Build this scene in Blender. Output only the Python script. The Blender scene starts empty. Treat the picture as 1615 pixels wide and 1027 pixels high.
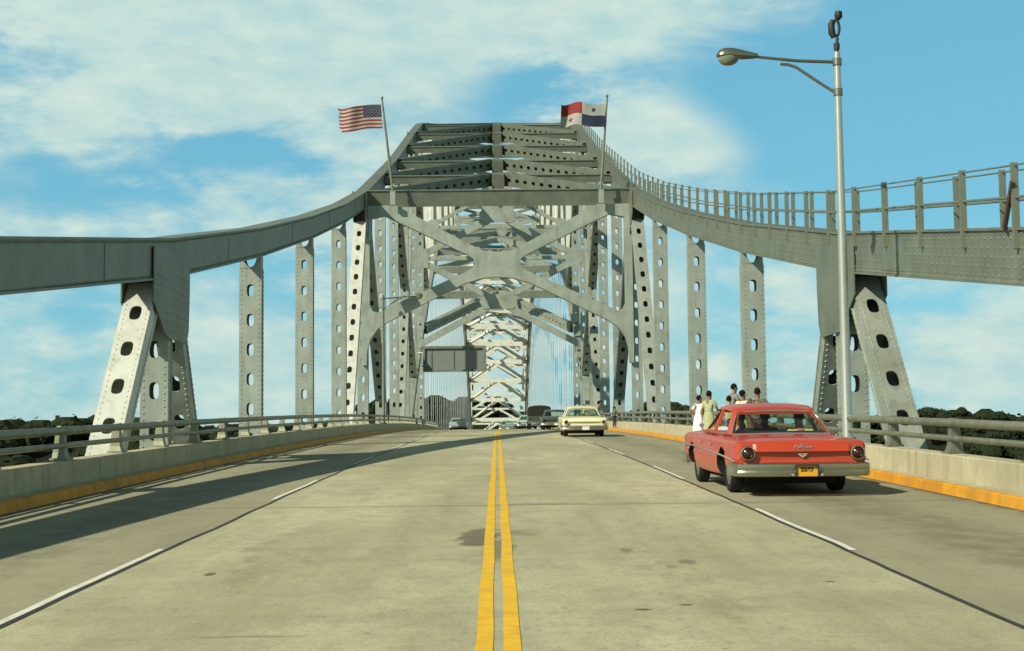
import bpy, bmesh, math, random
from mathutils import Vector, Matrix, noise
sc = bpy.context.scene
R = math.radians
# ------------------------------------------------------------------ camera
cd = bpy.data.cameras.new('camera'); cam = bpy.data.objects.new('camera', cd)
sc.collection.objects.link(cam); sc.camera = cam
cd.sensor_width = 36.0; cd.lens = 51.27; cd.clip_start = 0.1; cd.clip_end = 60000
cam.location = (0.0, 0.0, 1.45)
cam.rotation_euler = (R(90 + 4.39), R(0.6), R(-0.56))
# ------------------------------------------------------------------ sun, sky, exposure
SUN_D = Vector((1.08, 0.92, -1.0)).normalized()          # the way the light travels
sl = bpy.data.lights.new('sun', 'SUN'); sl.energy = 5.0; sl.angle = R(0.5); sl.color = (1.0, 0.94, 0.78)
so = bpy.data.objects.new('sun', sl); sc.collection.objects.link(so); so.location = (-60, -40, 80)
so.rotation_euler = SUN_D.to_track_quat('-Z', 'Y').to_euler()
sc.view_settings.view_transform = 'Standard'; sc.view_settings.look = 'None'
sc.view_settings.exposure = 0.14; sc.view_settings.gamma = 1.0
w = bpy.data.worlds.new('World'); sc.world = w; w.use_nodes = True
def build_sky():
    nt = w.node_tree; N = nt.nodes; L = nt.links; N.clear()
    def mth(op, a, b=None, c=None):
        n = N.new('ShaderNodeMath'); n.operation = op
        for i, v in enumerate((a, b, c)):
            if v is None: continue
            if isinstance(v, (int, float)): n.inputs[i].default_value = v
            else: L.new(v, n.inputs[i])
        return n.outputs[0]
    sky = N.new('ShaderNodeTexSky'); sky.sky_type = 'NISHITA'; sky.sun_disc = False
    sky.sun_elevation = math.asin(-SUN_D.z); sky.sun_rotation = math.atan2(-SUN_D.x, -SUN_D.y)
    sky.air_density = 1.0; sky.dust_density = 0.4; sky.ozone_density = 2.0
    tc = N.new('ShaderNodeTexCoord'); sp = N.new('ShaderNodeSeparateXYZ'); L.new(tc.outputs['Generated'], sp.inputs[0])
    x, y, z = sp.outputs
    u = mth('MULTIPLY', mth('ARCTAN2', x, y), 2.3)          # thousandths of a radian-ish, east of the bridge axis
    v = mth('MULTIPLY', mth('ARCSINE', z), 2.3)             # height over the horizon
    mp = N.new('ShaderNodeMapping'); mp.inputs['Scale'].default_value = (5.0, 5.0, 13.0); L.new(tc.outputs['Generated'], mp.inputs[0])
    n1 = N.new('ShaderNodeTexNoise'); n1.inputs['Scale'].default_value = 1.3; n1.inputs['Detail'].default_value = 9
    n1.inputs['Roughness'].default_value = 0.55; n1.inputs['Distortion'].default_value = 0.5
    L.new(mp.outputs[0], n1.inputs['Vector'])
    n2 = N.new('ShaderNodeTexNoise'); n2.inputs['Scale'].default_value = 4.2; n2.inputs['Detail'].default_value = 8
    n2.inputs['Roughness'].default_value = 0.6; L.new(mp.outputs[0], n2.inputs['Vector'])
    # warp the cloud banks so that their edges are ragged
    uw = mth('ADD', u, mth('MULTIPLY', mth('SUBTRACT', n2.outputs[0], 0.5), 0.22))
    vw = mth('ADD', v, mth('MULTIPLY', mth('SUBTRACT', n1.outputs[0], 0.5), 0.16))
    cov = mth('ADD', 0.50, mth('MULTIPLY', mth('SUBTRACT', n1.outputs[0], 0.5), 1.0))
    cov = mth('ADD', cov, mth('MULTIPLY', mth('SUBTRACT', n2.outputs[0], 0.5), 1.0))
    banks = [(.66, .47, .42, .20, -.62), (.40, .57, .34, .10, -.38), (.06, .54, .11, .07, -.55), (.80, .60, .2, .16, -.35),
             (-.45, .44, .12, .03, -.42), (-.34, .42, .10, .035, -.42), (-.66, .40, .15, .05, -.50), (-.54, .375, .06, .02, -.3),
             (-.76, .60, .10, .09, -.30), (-.42, .27, .12, .07, -.18), (.50, .17, .22, .10, -.22), (-.62, .2, .18, .05, -.2),
             (.225, .48, .13, .10, .75), (.33, .43, .11, .07, .45), (-.50, .56, .30, .13, .55), (-.20, .63, .5, .08, .35),
             (.20, .65, .22, .055, .45), (-.45, .12, .09, .07, .5), (.70, .09, .2, .07, .35), (.46, .21, .08, .05, .35), (-.3, .36, .3, .05, .3), (-.48, .17, .07, .05, .5), (-.24, .2, .05, .12, .4), (.24, .2, .06, .1, .4), (.75, .15, .1, .03, .4), (.45, .10, .2, .03, .35), (-.1, .12, .1, .06, .3),
             (.62, .25, .25, .04, .2)]
    for (bu, bv, ru, rv, amp) in banks:
        a = mth('DIVIDE', mth('SUBTRACT', uw, bu), ru); b = mth('DIVIDE', mth('SUBTRACT', vw, bv), rv)
        d = mth('ADD', mth('MULTIPLY', a, a), mth('MULTIPLY', b, b))
        g = mth('POWER', 2.718, mth('MULTIPLY', d, -1.0))
        cov = mth('ADD', cov, mth('MULTIPLY', g, amp))
    mr = N.new('ShaderNodeMapRange'); mr.interpolation_type = 'SMOOTHSTEP'
    mr.inputs['From Min'].default_value = 0.14; mr.inputs['From Max'].default_value = 0.82
    L.new(cov, mr.inputs['Value'])
    tint = N.new('ShaderNodeMix'); tint.data_type = 'RGBA'; tint.blend_type = 'MULTIPLY'; tint.inputs['Factor'].default_value = 1.0
    L.new(sky.outputs[0], tint.inputs['A']); tint.inputs['B'].default_value = (0.9, 1.4, 1.35, 1)
    blu = N.new('ShaderNodeMix'); blu.data_type = 'RGBA'; blu.inputs['Factor'].default_value = .72
    L.new(tint.outputs['Result'], blu.inputs['A']); blu.inputs['B'].default_value = (1.55, 4.65, 6.3, 1)
    cc = N.new('ShaderNodeMix'); cc.data_type = 'RGBA'
    ccr = N.new('ShaderNodeMapRange'); ccr.inputs[1].default_value = .22; ccr.inputs[2].default_value = .78; L.new(n2.outputs[0], ccr.inputs[0]); L.new(ccr.outputs[0], cc.inputs['Factor'])
    cc.inputs['A'].default_value = (3.7, 6.2, 6.5, 1); cc.inputs['B'].default_value = (6.9, 8.1, 7.2, 1)
    mx = N.new('ShaderNodeMix'); mx.data_type = 'RGBA'
    L.new(mr.outputs[0], mx.inputs['Factor']); L.new(blu.outputs['Result'], mx.inputs['A']); L.new(cc.outputs['Result'], mx.inputs['B'])
    bg = N.new('ShaderNodeBackground'); bg.inputs['Strength'].default_value = 0.092
    zen = N.new('ShaderNodeMapRange'); zen.interpolation_type = 'SMOOTHSTEP'      # the sky deepens towards the zenith
    L.new(v, zen.inputs[0]); zen.inputs[1].default_value = .72; zen.inputs[2].default_value = 1.5; zen.inputs[3].default_value = 1.0; zen.inputs[4].default_value = .22
    dk = N.new('ShaderNodeMix'); dk.data_type = 'RGBA'; dk.blend_type = 'MULTIPLY'; dk.inputs['Factor'].default_value = 1.0
    L.new(mx.outputs['Result'], dk.inputs['A']); L.new(zen.outputs[0], dk.inputs['B'])
    L.new(dk.outputs['Result'], bg.inputs['Color'])
    out = N.new('ShaderNodeOutputWorld'); L.new(bg.outputs[0], out.inputs[0])
build_sky()
# ------------------------------------------------------------------ materials
def mat(name, col, rough=0.6, metal=0.0, var=0.12, scale=6.0, bump=0.0, coat=0.0, spec=0.5, dirt=None, bscale=None, stretch=(1, 1, 1), streak=0.0, stcol=(.12, .10, .06)):
    m = bpy.data.materials.new(name); m.use_nodes = True
    nt = m.node_tree; b = nt.nodes['Principled BSDF']
    b.inputs['Roughness'].default_value = rough; b.inputs['Metallic'].default_value = metal
    b.inputs['Coat Weight'].default_value = coat; b.inputs['Coat Roughness'].default_value = 0.08
    b.inputs['Specular IOR Level'].default_value = spec
    tc = nt.nodes.new('ShaderNodeTexCoord'); mp = nt.nodes.new('ShaderNodeMapping'); mp.inputs['Scale'].default_value = stretch
    nt.links.new(tc.outputs['Object'], mp.inputs[0])
    n = nt.nodes.new('ShaderNodeTexNoise'); n.inputs['Scale'].default_value = scale; n.inputs['Detail'].default_value = 6
    n.inputs['Roughness'].default_value = 0.65
    nt.links.new(mp.outputs[0], n.inputs['Vector'])
    r = nt.nodes.new('ShaderNodeValToRGB'); r.color_ramp.elements[0].position = 0.3; r.color_ramp.elements[1].position = 0.7
    lo = tuple(c * (1 - var) for c in col) if dirt is None else dirt
    r.color_ramp.elements[0].color = (*lo, 1); r.color_ramp.elements[1].color = (*(min(1, c * (1 + var)) for c in col), 1)
    nt.links.new(n.outputs[0], r.inputs[0]); colout = r.outputs[0]
    if streak:
        for sc3, amt, p0, p1 in (((5, 5, .5), streak, .52, .74), ((.8, .8, .8), streak * .8, .55, .72), ((14, 14, 9), streak * .7, .60, .72)):
            mp2 = nt.nodes.new('ShaderNodeMapping'); mp2.inputs['Scale'].default_value = sc3; nt.links.new(tc.outputs['Object'], mp2.inputs[0])
            n3 = nt.nodes.new('ShaderNodeTexNoise'); n3.inputs['Scale'].default_value = 1.0; n3.inputs['Detail'].default_value = 6; nt.links.new(mp2.outputs[0], n3.inputs['Vector'])
            r3 = nt.nodes.new('ShaderNodeMapRange'); r3.inputs[1].default_value = p0; r3.inputs[2].default_value = p1; r3.inputs[3].default_value = 0; r3.inputs[4].default_value = amt
            nt.links.new(n3.outputs[0], r3.inputs[0]); mx3 = nt.nodes.new('ShaderNodeMix'); mx3.data_type = 'RGBA'
            nt.links.new(r3.outputs[0], mx3.inputs['Factor']); nt.links.new(colout, mx3.inputs['A']); mx3.inputs['B'].default_value = (*stcol, 1); colout = mx3.outputs['Result']
    nt.links.new(colout, b.inputs['Base Color'])
    if bump:
        bn = nt.nodes.new('ShaderNodeBump'); bn.inputs['Strength'].default_value = bump; bn.inputs['Distance'].default_value = 0.02
        n2 = nt.nodes.new('ShaderNodeTexNoise'); n2.inputs['Scale'].default_value = bscale or scale * 6; n2.inputs['Detail'].default_value = 4
        nt.links.new(tc.outputs['Object'], n2.inputs['Vector']); nt.links.new(n2.outputs[0], bn.inputs['Height'])
        nt.links.new(bn.outputs[0], b.inputs['Normal'])
    return m
M = {}
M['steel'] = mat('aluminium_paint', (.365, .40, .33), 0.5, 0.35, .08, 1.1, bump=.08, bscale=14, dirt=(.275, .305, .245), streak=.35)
M['steel_far'] = mat('sunlit_aluminium_paint', (.68, .69, .58), 0.5, 0.1, .12, 0.8, dirt=(.56, .57, .47))  # paler tone, sunlight on the far members put into the colour
M['steel_dark'] = mat('shaded_aluminium_paint', (.195, .22, .165), 0.5, 0.35, .10, 1.1, bump=.08, bscale=14, dirt=(.145, .165, .12), streak=.35)  # darker tone, shade of the tilted upper steel put into the colour
M['steel_pale'] = mat('pale_aluminium_paint', (.62, .63, .54), 0.5, 0.15, .06, 1.1, bump=.08, bscale=14, dirt=(.48, .49, .41), streak=.25)  # paler tone for the left near diagonals
M['cable'] = mat('galvanised_cable', (.42, .43, .40), .5, .4)
M['rust'] = mat('dark_rust', (.06, .035, .02), .8)
M['rail'] = mat('rail_metal', (.24, .245, .165), .5, .45, .12, 3, dirt=(.16, .16, .10))
M['parapet'] = mat('parapet_concrete', (.47, .435, .29), .85, 0, .10, 1.6, bump=.2, bscale=30, dirt=(.37, .335, .21), spec=.2, streak=.4, stcol=(.16, .14, .085))
M['yellow'] = mat('yellow_paint', (.64, .30, .02), .7, 0, .12, 2.5, dirt=(.48, .21, .015), spec=.3, streak=.45, stcol=(.22, .15, .05))
M['yline'] = mat('yellow_road_line', (.80, .48, .02), .7, 0, .08, 5, dirt=(.66, .38, .02), spec=.3, streak=.25, stcol=(.3, .25, .1))
M['white'] = mat('white_road_paint', (.74, .72, .62), .7, 0, .08, 6, dirt=(.56, .53, .42))
M['joint'] = mat('joint_tar', (.035, .03, .022), .8)
M['deck'] = mat('deck_concrete', (.30, .28, .20), .9)
M['pole'] = mat('pole_aluminium', (.46, .46, .39), .34, .6, .06, 4)
M['lampmetal'] = mat('lamp_metal', (.20, .21, .16), .35, .7, .1, 5)
M['black'] = mat('black_rubber', (.012, .012, .012), .75, spec=.3)
M['darkmetal'] = mat('dark_metal', (.03, .028, .022), .6, .3)
M['red'] = mat('red_car_paint', (.44, .05, .018), .38, 0, .05, 2, coat=.35)
M['cream'] = mat('cream_car_paint', (.72, .66, .40), .35, 0, .05, 2, coat=.4)
M['darkgreen'] = mat('dark_green_car_paint', (.05, .065, .045), .3, 0, .1, 2, coat=.6)
M['teal'] = mat('teal_car_paint', (.18, .30, .28), .35, 0, .1, 2, coat=.5)
M['paleblue'] = mat('pale_blue_car_paint', (.34, .44, .44), .35, 0, .1, 2, coat=.5)
M['canvas'] = mat('dark_canvas', (.012, .013, .009), .9)
M['chrome'] = mat('dull_chrome', (.34, .345, .25), .30, .85, .08, 6, bump=.05)
M['brightchrome'] = mat('bright_chrome', (.80, .80, .76), .15, .95, .04, 6)
M['lens'] = mat('red_lens', (.04, .006, .005), .2, 0, .2, 14, coat=.4)
M['plate'] = mat('plate_yellow', (.66, .34, .02), .5, 0, .05)
M['seat'] = mat('car_seat_vinyl', (.05, .025, .02), .6)
M['tan'] = mat('car_seat_pale_vinyl', (.25, .22, .16), .6)
M['skin1'] = mat('brown_skin', (.20, .095, .055), .55, 0, .06, 20)
M['skin2'] = mat('tan_skin', (.36, .19, .11), .55, 0, .06, 20)
M['hair'] = mat('black_hair', (.014, .009, .007), .95, 0, .4, 40, spec=.1)
M['cl_white'] = mat('white_cotton', (.74, .73, .68), .85, 0, .05, 20)
M['cl_olive'] = mat('olive_print_cotton', (.36, .38, .19), .85, 0, .3, 30)
M['cl_grey'] = mat('grey_shirt_cotton', (.20, .21, .17), .85, 0, .1, 20)
M['cl_cream'] = mat('cream_cotton', (.68, .58, .33), .85, 0, .1, 20)
M['cl_dark'] = mat('dark_print_cotton', (.085, .08, .045), .85, 0, .5, 24)
M['cl_navy'] = mat('dark_trousers', (.03, .03, .035), .85, 0, .1, 20)
M['cl_khaki'] = mat('khaki_trousers', (.22, .18, .10), .85, 0, .1, 20)
M['f_red'] = mat('flag_red', (.20, .016, .012), .8, 0, .05)
M['f_white'] = mat('flag_white', (.33, .33, .28), .8, 0, .04)
M['f_blue'] = mat('flag_blue', (.015, .02, .05), .8, 0, .05)
M['leaf'] = mat('forest_leaf', (.016, .024, .009), .85, 0, .5, .35, spec=.15)
M['leaf2'] = mat('forest_leaf_pale', (.021, .029, .011), .85, 0, .4, .35, spec=.15)
M['hill'] = mat('hill_ground', (.014, .02, .008), .95, 0, .3, .05, spec=.1)
def glass_mat():
    m = bpy.data.materials.new('car_glass'); m.use_nodes = True; nt = m.node_tree; nt.nodes.clear()
    t = nt.nodes.new('ShaderNodeBsdfTransparent'); t.inputs[0].default_value = (.80, .87, .78, 1)
    g = nt.nodes.new('ShaderNodeBsdfGlossy'); g.inputs['Roughness'].default_value = .04; g.inputs[0].default_value = (.9, .95, .9, 1)
    lw = nt.nodes.new('ShaderNodeLayerWeight'); lw.inputs[0].default_value = .5; pw = nt.nodes.new('ShaderNodeMath'); pw.operation = 'POWER'; pw.inputs[1].default_value = 4.0; nt.links.new(lw.outputs['Facing'], pw.inputs[0])
    f = nt.nodes.new('ShaderNodeMath'); f.operation = 'MULTIPLY_ADD'; f.inputs[1].default_value = .6; f.inputs[2].default_value = .06; nt.links.new(pw.outputs[0], f.inputs[0])
    mx = nt.nodes.new('ShaderNodeMixShader'); o = nt.nodes.new('ShaderNodeOutputMaterial')
    nt.links.new(f.outputs[0], mx.inputs[0]); nt.links.new(t.outputs[0], mx.inputs[1]); nt.links.new(g.outputs[0], mx.inputs[2])
    nt.links.new(mx.outputs[0], o.inputs[0]); return m
M['glass'] = glass_mat()
def lampglass_mat():
    m = bpy.data.materials.new('lamp_refractor_glass'); m.use_nodes = True; nt = m.node_tree
    b = nt.nodes['Principled BSDF']; b.inputs['Base Color'].default_value = (.27, .31, .20, 1); b.inputs['Roughness'].default_value = .15
    b.inputs['Transmission Weight'].default_value = .35
    tc = nt.nodes.new('ShaderNodeTexCoord'); wv = nt.nodes.new('ShaderNodeTexWave'); wv.inputs['Scale'].default_value = 14
    bn = nt.nodes.new('ShaderNodeBump'); bn.inputs['Strength'].default_value = .6
    nt.links.new(tc.outputs['Object'], wv.inputs['Vector']); nt.links.new(wv.outputs[0], bn.inputs['Height']); nt.links.new(bn.outputs[0], b.inputs['Normal'])
    return m
M['lampglass'] = lampglass_mat()
def water_mat():
    m = mat('bay_water', (.03, .06, .06), .12, 0, .1, .02, bump=.3, bscale=.3); return m
M['water'] = water_mat()
def road_mat():
    m = bpy.data.materials.new('worn_concrete_road'); m.use_nodes = True; nt = m.node_tree; N = nt.nodes; L = nt.links
    b = N['Principled BSDF']; b.inputs['Roughness'].default_value = .82; b.inputs['Specular IOR Level'].default_value = .3
    tc = N.new('ShaderNodeTexCoord'); sp = N.new('ShaderNodeSeparateXYZ'); L.new(tc.outputs['Object'], sp.inputs[0])
    def mth(op, a, b_=None):
        n = N.new('ShaderNodeMath'); n.operation = op
        for i, v in enumerate((a, b_)):
            if v is None: continue
            if isinstance(v, (int, float)): n.inputs[i].default_value = v
            else: L.new(v, n.inputs[i])
        return n.outputs[0]
    def nz(scale, stretch, detail=6, rough=.6):
        mp = N.new('ShaderNodeMapping'); mp.inputs['Scale'].default_value = stretch; L.new(tc.outputs['Object'], mp.inputs[0])
        n = N.new('ShaderNodeTexNoise'); n.inputs['Scale'].default_value = scale; n.inputs['Detail'].default_value = detail
        n.inputs['Roughness'].default_value = rough; L.new(mp.outputs[0], n.inputs[0]); return n.outputs[0]
    big = nz(.55, (1, .25, 1)); mid = nz(2.2, (1, .6, 1), 8, .7); fine = nz(60, (1, 1, 1), 3, .7); streak = nz(5, (1, .03, 1), 4)
    cross = nz(1.2, (.06, 1.0, 1), 5)
    def mix(fac, a, b_, blend='MIX'):
        n = N.new('ShaderNodeMix'); n.data_type = 'RGBA'; n.blend_type = blend
        if isinstance(fac, (int, float)): n.inputs['Factor'].default_value = fac
        else: L.new(fac, n.inputs['Factor'])
        for k, v in (('A', a), ('B', b_)):
            if isinstance(v, tuple): n.inputs[k].default_value = (*v, 1)
            else: L.new(v, n.inputs[k])
        return n.outputs['Result']
    def rng(v, a, b_, lo=0.0, hi=1.0):
        n = N.new('ShaderNodeMapRange'); n.interpolation_type = 'SMOOTHSTEP'; L.new(v, n.inputs[0])
        n.inputs[1].default_value = a; n.inputs[2].default_value = b_; n.inputs[3].default_value = lo; n.inputs[4].default_value = hi
        return n.outputs[0]
    c = mix(rng(big, .3, .7), (.385, .365, .215), (.575, .545, .34))
    c = mix(rng(mid, .42, .68, 0, .5), c, (.30, .28, .18))
    c = mix(rng(nz(9, (1, .5, 1), 6, .7), .5, .7, 0, .4), c, (.25, .23, .145))
    c = mix(rng(nz(22, (1, .7, 1), 4, .7), .58, .70, 0, .55), c, (.20, .18, .11))
    c = mix(rng(cross, .5, .75, 0, .4), c, (.27, .245, .16))
    c = mix(rng(streak, .55, .75, 0, .25), c, (.24, .215, .14))
    c = mix(rng(nz(34, (1, .8, 1), 3, .8), .48, .66, 0, .42), c, (.22, .205, .13))
    # the outer lanes are older and greyer than the inner ones
    ax = mth('ABSOLUTE', sp.outputs[0])
    c = mix(rng(ax, 3.17, 3.22, 0, .52), c, (.20, .19, .125))
    # dark oil bands in the middle of each outer lane
    oil = mth('MULTIPLY', rng(mth('ABSOLUTE', mth('SUBTRACT', ax, 4.7)), .15, .9, 1, 0), rng(mid, .3, .65))
    c = mix(mth('MULTIPLY', oil, .55), c, (.12, .105, .065))
    gut = mth('MULTIPLY', rng(ax, 5.9, 6.4), rng(mid, .25, .7)); c = mix(mth('MULTIPLY', gut, .7), c, (.12, .105, .06))
    c = mix(rng(mth('ADD', ax, mth('MULTIPLY', mth('SUBTRACT', mid, .5), .3)), 6.24, 6.36, 0, .8), c, (.06, .05, .03))
    # specks
    vo = N.new('ShaderNodeTexVoronoi'); vo.inputs['Scale'].default_value = 2.6; L.new(tc.outputs['Object'], vo.inputs['Vector'])
    spk = mth('MULTIPLY', rng(vo.outputs['Distance'], .03, .09, 1, 0), rng(big, .40, .56)); c = mix(mth('MULTIPLY', spk, .7), c, (.10, .085, .05))
    vo2 = N.new('ShaderNodeTexVoronoi'); vo2.inputs['Scale'].default_value = 7.5; L.new(tc.outputs['Object'], vo2.inputs['Vector'])
    spk2 = mth('MULTIPLY', rng(vo2.outputs['Distance'], .10, .24, 1, 0), mth('MULTIPLY', rng(mid, .50, .62), rng(big, .40, .60))); c = mix(mth('MULTIPLY', spk2, .7), c, (.13, .115, .06))
    # named stains: x, y, rx, ry, strength
    for (sx, sy, rx, ry, st) in [(-.20, 15.2, .22, 1.0, .8), (.22, 15.6, .26, .4, .4), (.02, 14.2, .12, 1.0, .6), (.98, 9.95, .06, .05, 1.0), (1.30, 10.15, .045, .04, 1.0),
                                 (1.62, 12.7, .08, .20, .6), (1.45, 12.4, .06, .10, .4), (2.55, 11.3, .045, .05, .9), (-1.9, 14.5, .5, 3.0, .18), (1.7, 14, .45, 4.0, .16), (-2.4, 12.2, .05, .14, .9), (1.2, 13.8, .06, .2, .5), (.6, 19.9, .6, .2, .4),
                                 (-1.5, 9.0, .3, .04, .5)]:
        a = mth('DIVIDE', mth('SUBTRACT', mth('ADD', sp.outputs[0], mth('MULTIPLY', mth('SUBTRACT', mid, .5), rx * 3.2)), sx), rx)
        bb = mth('DIVIDE', mth('SUBTRACT', mth('ADD', sp.outputs[1], mth('MULTIPLY', mth('SUBTRACT', mid, .5), ry * 3.0)), sy), ry)
        d = mth('ADD', mth('MULTIPLY', a, a), mth('MULTIPLY', bb, bb))
        c = mix(mth('MULTIPLY', rng(d, .5, 1.2, 1, 0), st), c, (.10, .085, .055))
    # expansion joints every 13 m
    jy = mth('ABSOLUTE', mth('SUBTRACT', mth('PINGPONG', mth('ADD', sp.outputs[1], -19.7), 6.5), 0.0))
    c = mix(rng(mth('ADD', jy, mth('MULTIPLY', mth('SUBTRACT', fine, .5), .05)), .02, .09, .75, 0), c, (.15, .13, .10))
    c = mix(rng(fine, .35, .7, 0, .35), c, (.24, .21, .14))
    L.new(c, b.inputs['Base Color'])
    bn = N.new('ShaderNodeBump'); bn.inputs['Strength'].default_value = .35; bn.inputs['Distance'].default_value = .01
    L.new(fine, bn.inputs['Height']); L.new(bn.outputs[0], b.inputs['Normal'])
    return m
M['road'] = road_mat()
# ------------------------------------------------------------------ mesh helpers
class MB:
    def __init__(s): s.v = []; s.f = []; s.m = []
    def face(s, pts, m=0):
        i = len(s.v); s.v += [tuple(p) for p in pts]; s.f.append(tuple(range(i, i + len(pts)))); s.m.append(m)
    def add(s, pts, faces, m=0):
        i = len(s.v); s.v += [tuple(p) for p in pts]
        for f in faces: s.f.append(tuple(j + i for j in f)); s.m.append(m)
    def hexa(s, p, m=0):       # p: 8 points, bottom ring then top ring
        s.add(p, [(3, 2, 1, 0), (4, 5, 6, 7), (0, 1, 5, 4), (1, 2, 6, 5), (2, 3, 7, 6), (3, 0, 4, 7)], m)
    def box(s, lo, hi, m=0):
        x0, y0, z0 = lo; x1, y1, z1 = hi
        s.hexa([(x0, y0, z0), (x1, y0, z0), (x1, y1, z0), (x0, y1, z0), (x0, y0, z1), (x1, y0, z1), (x1, y1, z1), (x0, y1, z1)], m)
    def beam(s, a, b, side, ws, dn, m=0):
        a = Vector(a); b = Vector(b); t = (b - a).normalized(); sd = Vector(side); sd = (sd - t * sd.dot(t)).normalized(); n = t.cross(sd)
        q = [(-1, -1), (1, -1), (1, 1), (-1, 1)]
        s.hexa([a + sd * ws / 2 * i + n * dn / 2 * j for i, j in q] + [b + sd * ws / 2 * i + n * dn / 2 * j for i, j in q], m)
    def tube(s, pts, r, seg=10, m=0, caps=True):
        pts = [Vector(p) for p in pts]; rs = r if isinstance(r, (list, tuple)) else [r] * len(pts); rings = []
        up = None
        for i, p in enumerate(pts):
            t = (pts[min(i + 1, len(pts) - 1)] - pts[max(i - 1, 0)]).normalized()
            if up is None: up = Vector((0, 0, 1)) if abs(t.z) < .9 else Vector((1, 0, 0))
            a = (up - t * up.dot(t)).normalized(); b = t.cross(a); up = a
            rings.append([p + a * rs[i] * math.cos(k * 2 * math.pi / seg) + b * rs[i] * math.sin(k * 2 * math.pi / seg) for k in range(seg)])
        V = [q for g in rings for q in g]; F = []
        for i in range(len(pts) - 1):
            for k in range(seg):
                F.append((i * seg + k, i * seg + (k + 1) % seg, (i + 1) * seg + (k + 1) % seg, (i + 1) * seg + k))
        if caps: F.append(tuple(range(seg - 1, -1, -1))); F.append(tuple((len(pts) - 1) * seg + k for k in range(seg)))
        s.add(V, F, m)
    def loft(s, rings, m=0, closed=True, caps=True):
        n = len(rings[0]); V = [q for g in rings for q in g]; F = []
        for i in range(len(rings) - 1):
            for k in range(n if closed else n - 1):
                F.append((i * n + k, i * n + (k + 1) % n, (i + 1) * n + (k + 1) % n, (i + 1) * n + k))
        if caps and closed: F.append(tuple(range(n - 1, -1, -1))); F.append(tuple((len(rings) - 1) * n + k for k in range(n)))
        s.add(V, F, m)
    def dome(s, c, nrm, r, h, seg=6, m=0):
        c = Vector(c); n = Vector(nrm).normalized(); a = n.orthogonal().normalized(); b = n.cross(a)
        P = [c + (a * math.cos(k * 2 * math.pi / seg) + b * math.sin(k * 2 * math.pi / seg)) * r for k in range(seg)] + [c + n * h]
        s.add(P, [(k, (k + 1) % seg, seg) for k in range(seg)], m)
    def extrude_poly(s, outline, holes, place, th, m=0):
        # place(u, v, w) -> point; a flat plate with round or polygonal holes, thickness th either side of w = 0
        from mathutils.geometry import delaunay_2d_cdt
        co = []; ed = []
        loops = [outline] + holes
        for lp in loops:
            i = len(co); co += [Vector(p) for p in lp]; ed += [(i + k, i + (k + 1) % len(lp)) for k in range(len(lp))]
        vv, ee, ff, _, _, _ = delaunay_2d_cdt(co, ed, [], 0, 1e-5)
        def inside(x, y):
            c = False
            for lp in loops:
                for k in range(len(lp)):
                    (xa, ya), (xb, yb) = lp[k], lp[k - 1]
                    if (ya > y) != (yb > y) and x < (xb - xa) * (y - ya) / (yb - ya) + xa: c = not c
            return c
        ff = [f for f in ff if inside(sum(vv[k].x for k in f) / len(f), sum(vv[k].y for k in f) / len(f))]
        for sgn in (-1, 1):
            s.add([place(p.x, p.y, sgn * th) for p in vv], [tuple(f) if sgn > 0 else tuple(reversed(f)) for f in ff], m)
        for lp in loops:
            n = len(lp); P = [place(p[0], p[1], -th) for p in lp] + [place(p[0], p[1], th) for p in lp]
            s.add(P, [(k, (k + 1) % n, n + (k + 1) % n, n + k) for k in range(n)], m)
    def perf(s, a, b, side, ws, dn, hw, hh, pitch, m=0, rivets=False, lead=.5, notch=False):
        """A hollow box member from a to b: plain plates on the two sides, perforated cover plates front and back."""
        a = Vector(a); b = Vector(b); Lg = (b - a).length; t = (b - a) / Lg
        sd = Vector(side); sd = (sd - t * sd.dot(t)).normalized(); n = t.cross(sd)
        P = lambda u, v, ww: a + sd * u + t * v + n * ww
        nh = max(1, int((Lg - lead * .5) / pitch)); th = .03; K = 4
        for sg in (-1, 1):
            w0 = sg * dn / 2; w1 = w0 - sg * th
            edges = [0.0]
            if nh > 0: edges += [lead - pitch / 2 + pitch * k for k in range(nh + 1) if 0.02 < lead - pitch / 2 + pitch * k < Lg - .02]
            edges.append(Lg)
            for i in range(len(edges) - 1):
                v0, v1 = edges[i], edges[i + 1]; k = round((((v0 + v1) / 2) - lead) / pitch); vc = lead + k * pitch
                if vc - hh / 2 < v0 + .04 or vc + hh / 2 > v1 - .04:
                    s.face([P(-ws / 2, v0, w0), P(ws / 2, v0, w0), P(ws / 2, v1, w0), P(-ws / 2, v1, w0)], m); continue
                per = []
                for q in range(K): per.append((-ws / 2 + ws * q / K, v0))
                for q in range(K): per.append((ws / 2, v0 + (v1 - v0) * q / K))
                for q in range(K): per.append((ws / 2 - ws * q / K, v1))
                for q in range(K): per.append((-ws / 2, v1 - (v1 - v0) * q / K))
                inn = []
                for (pu, pv) in per:
                    an = math.atan2((pv - vc) / hh * 1.0, pu / hw); ca, sa = math.cos(an), math.sin(an)
                    inn.append((hw / 2 * math.copysign(abs(ca) ** .7, ca), vc + hh / 2 * math.copysign(abs(sa) ** .7, sa)))
                nP = len(per)
                V = [P(u, v, w0) for u, v in per] + [P(u, v, w0) for u, v in inn] + [P(u, v, w1) for u, v in inn]
                F = [(k2, (k2 + 1) % nP, nP + (k2 + 1) % nP, nP + k2) for k2 in range(nP)] + \
                    [(nP + k2, nP + (k2 + 1) % nP, 2 * nP + (k2 + 1) % nP, 2 * nP + k2) for k2 in range(nP)]
                s.add(V, F, m)
            if rivets:
                v = .1
                while v < Lg:
                    for u in (-ws / 2 + .06, ws / 2 - .06): s.dome(P(u, v, w0), n * sg, .030, .026, 5, m)
                    v += .16
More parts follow.
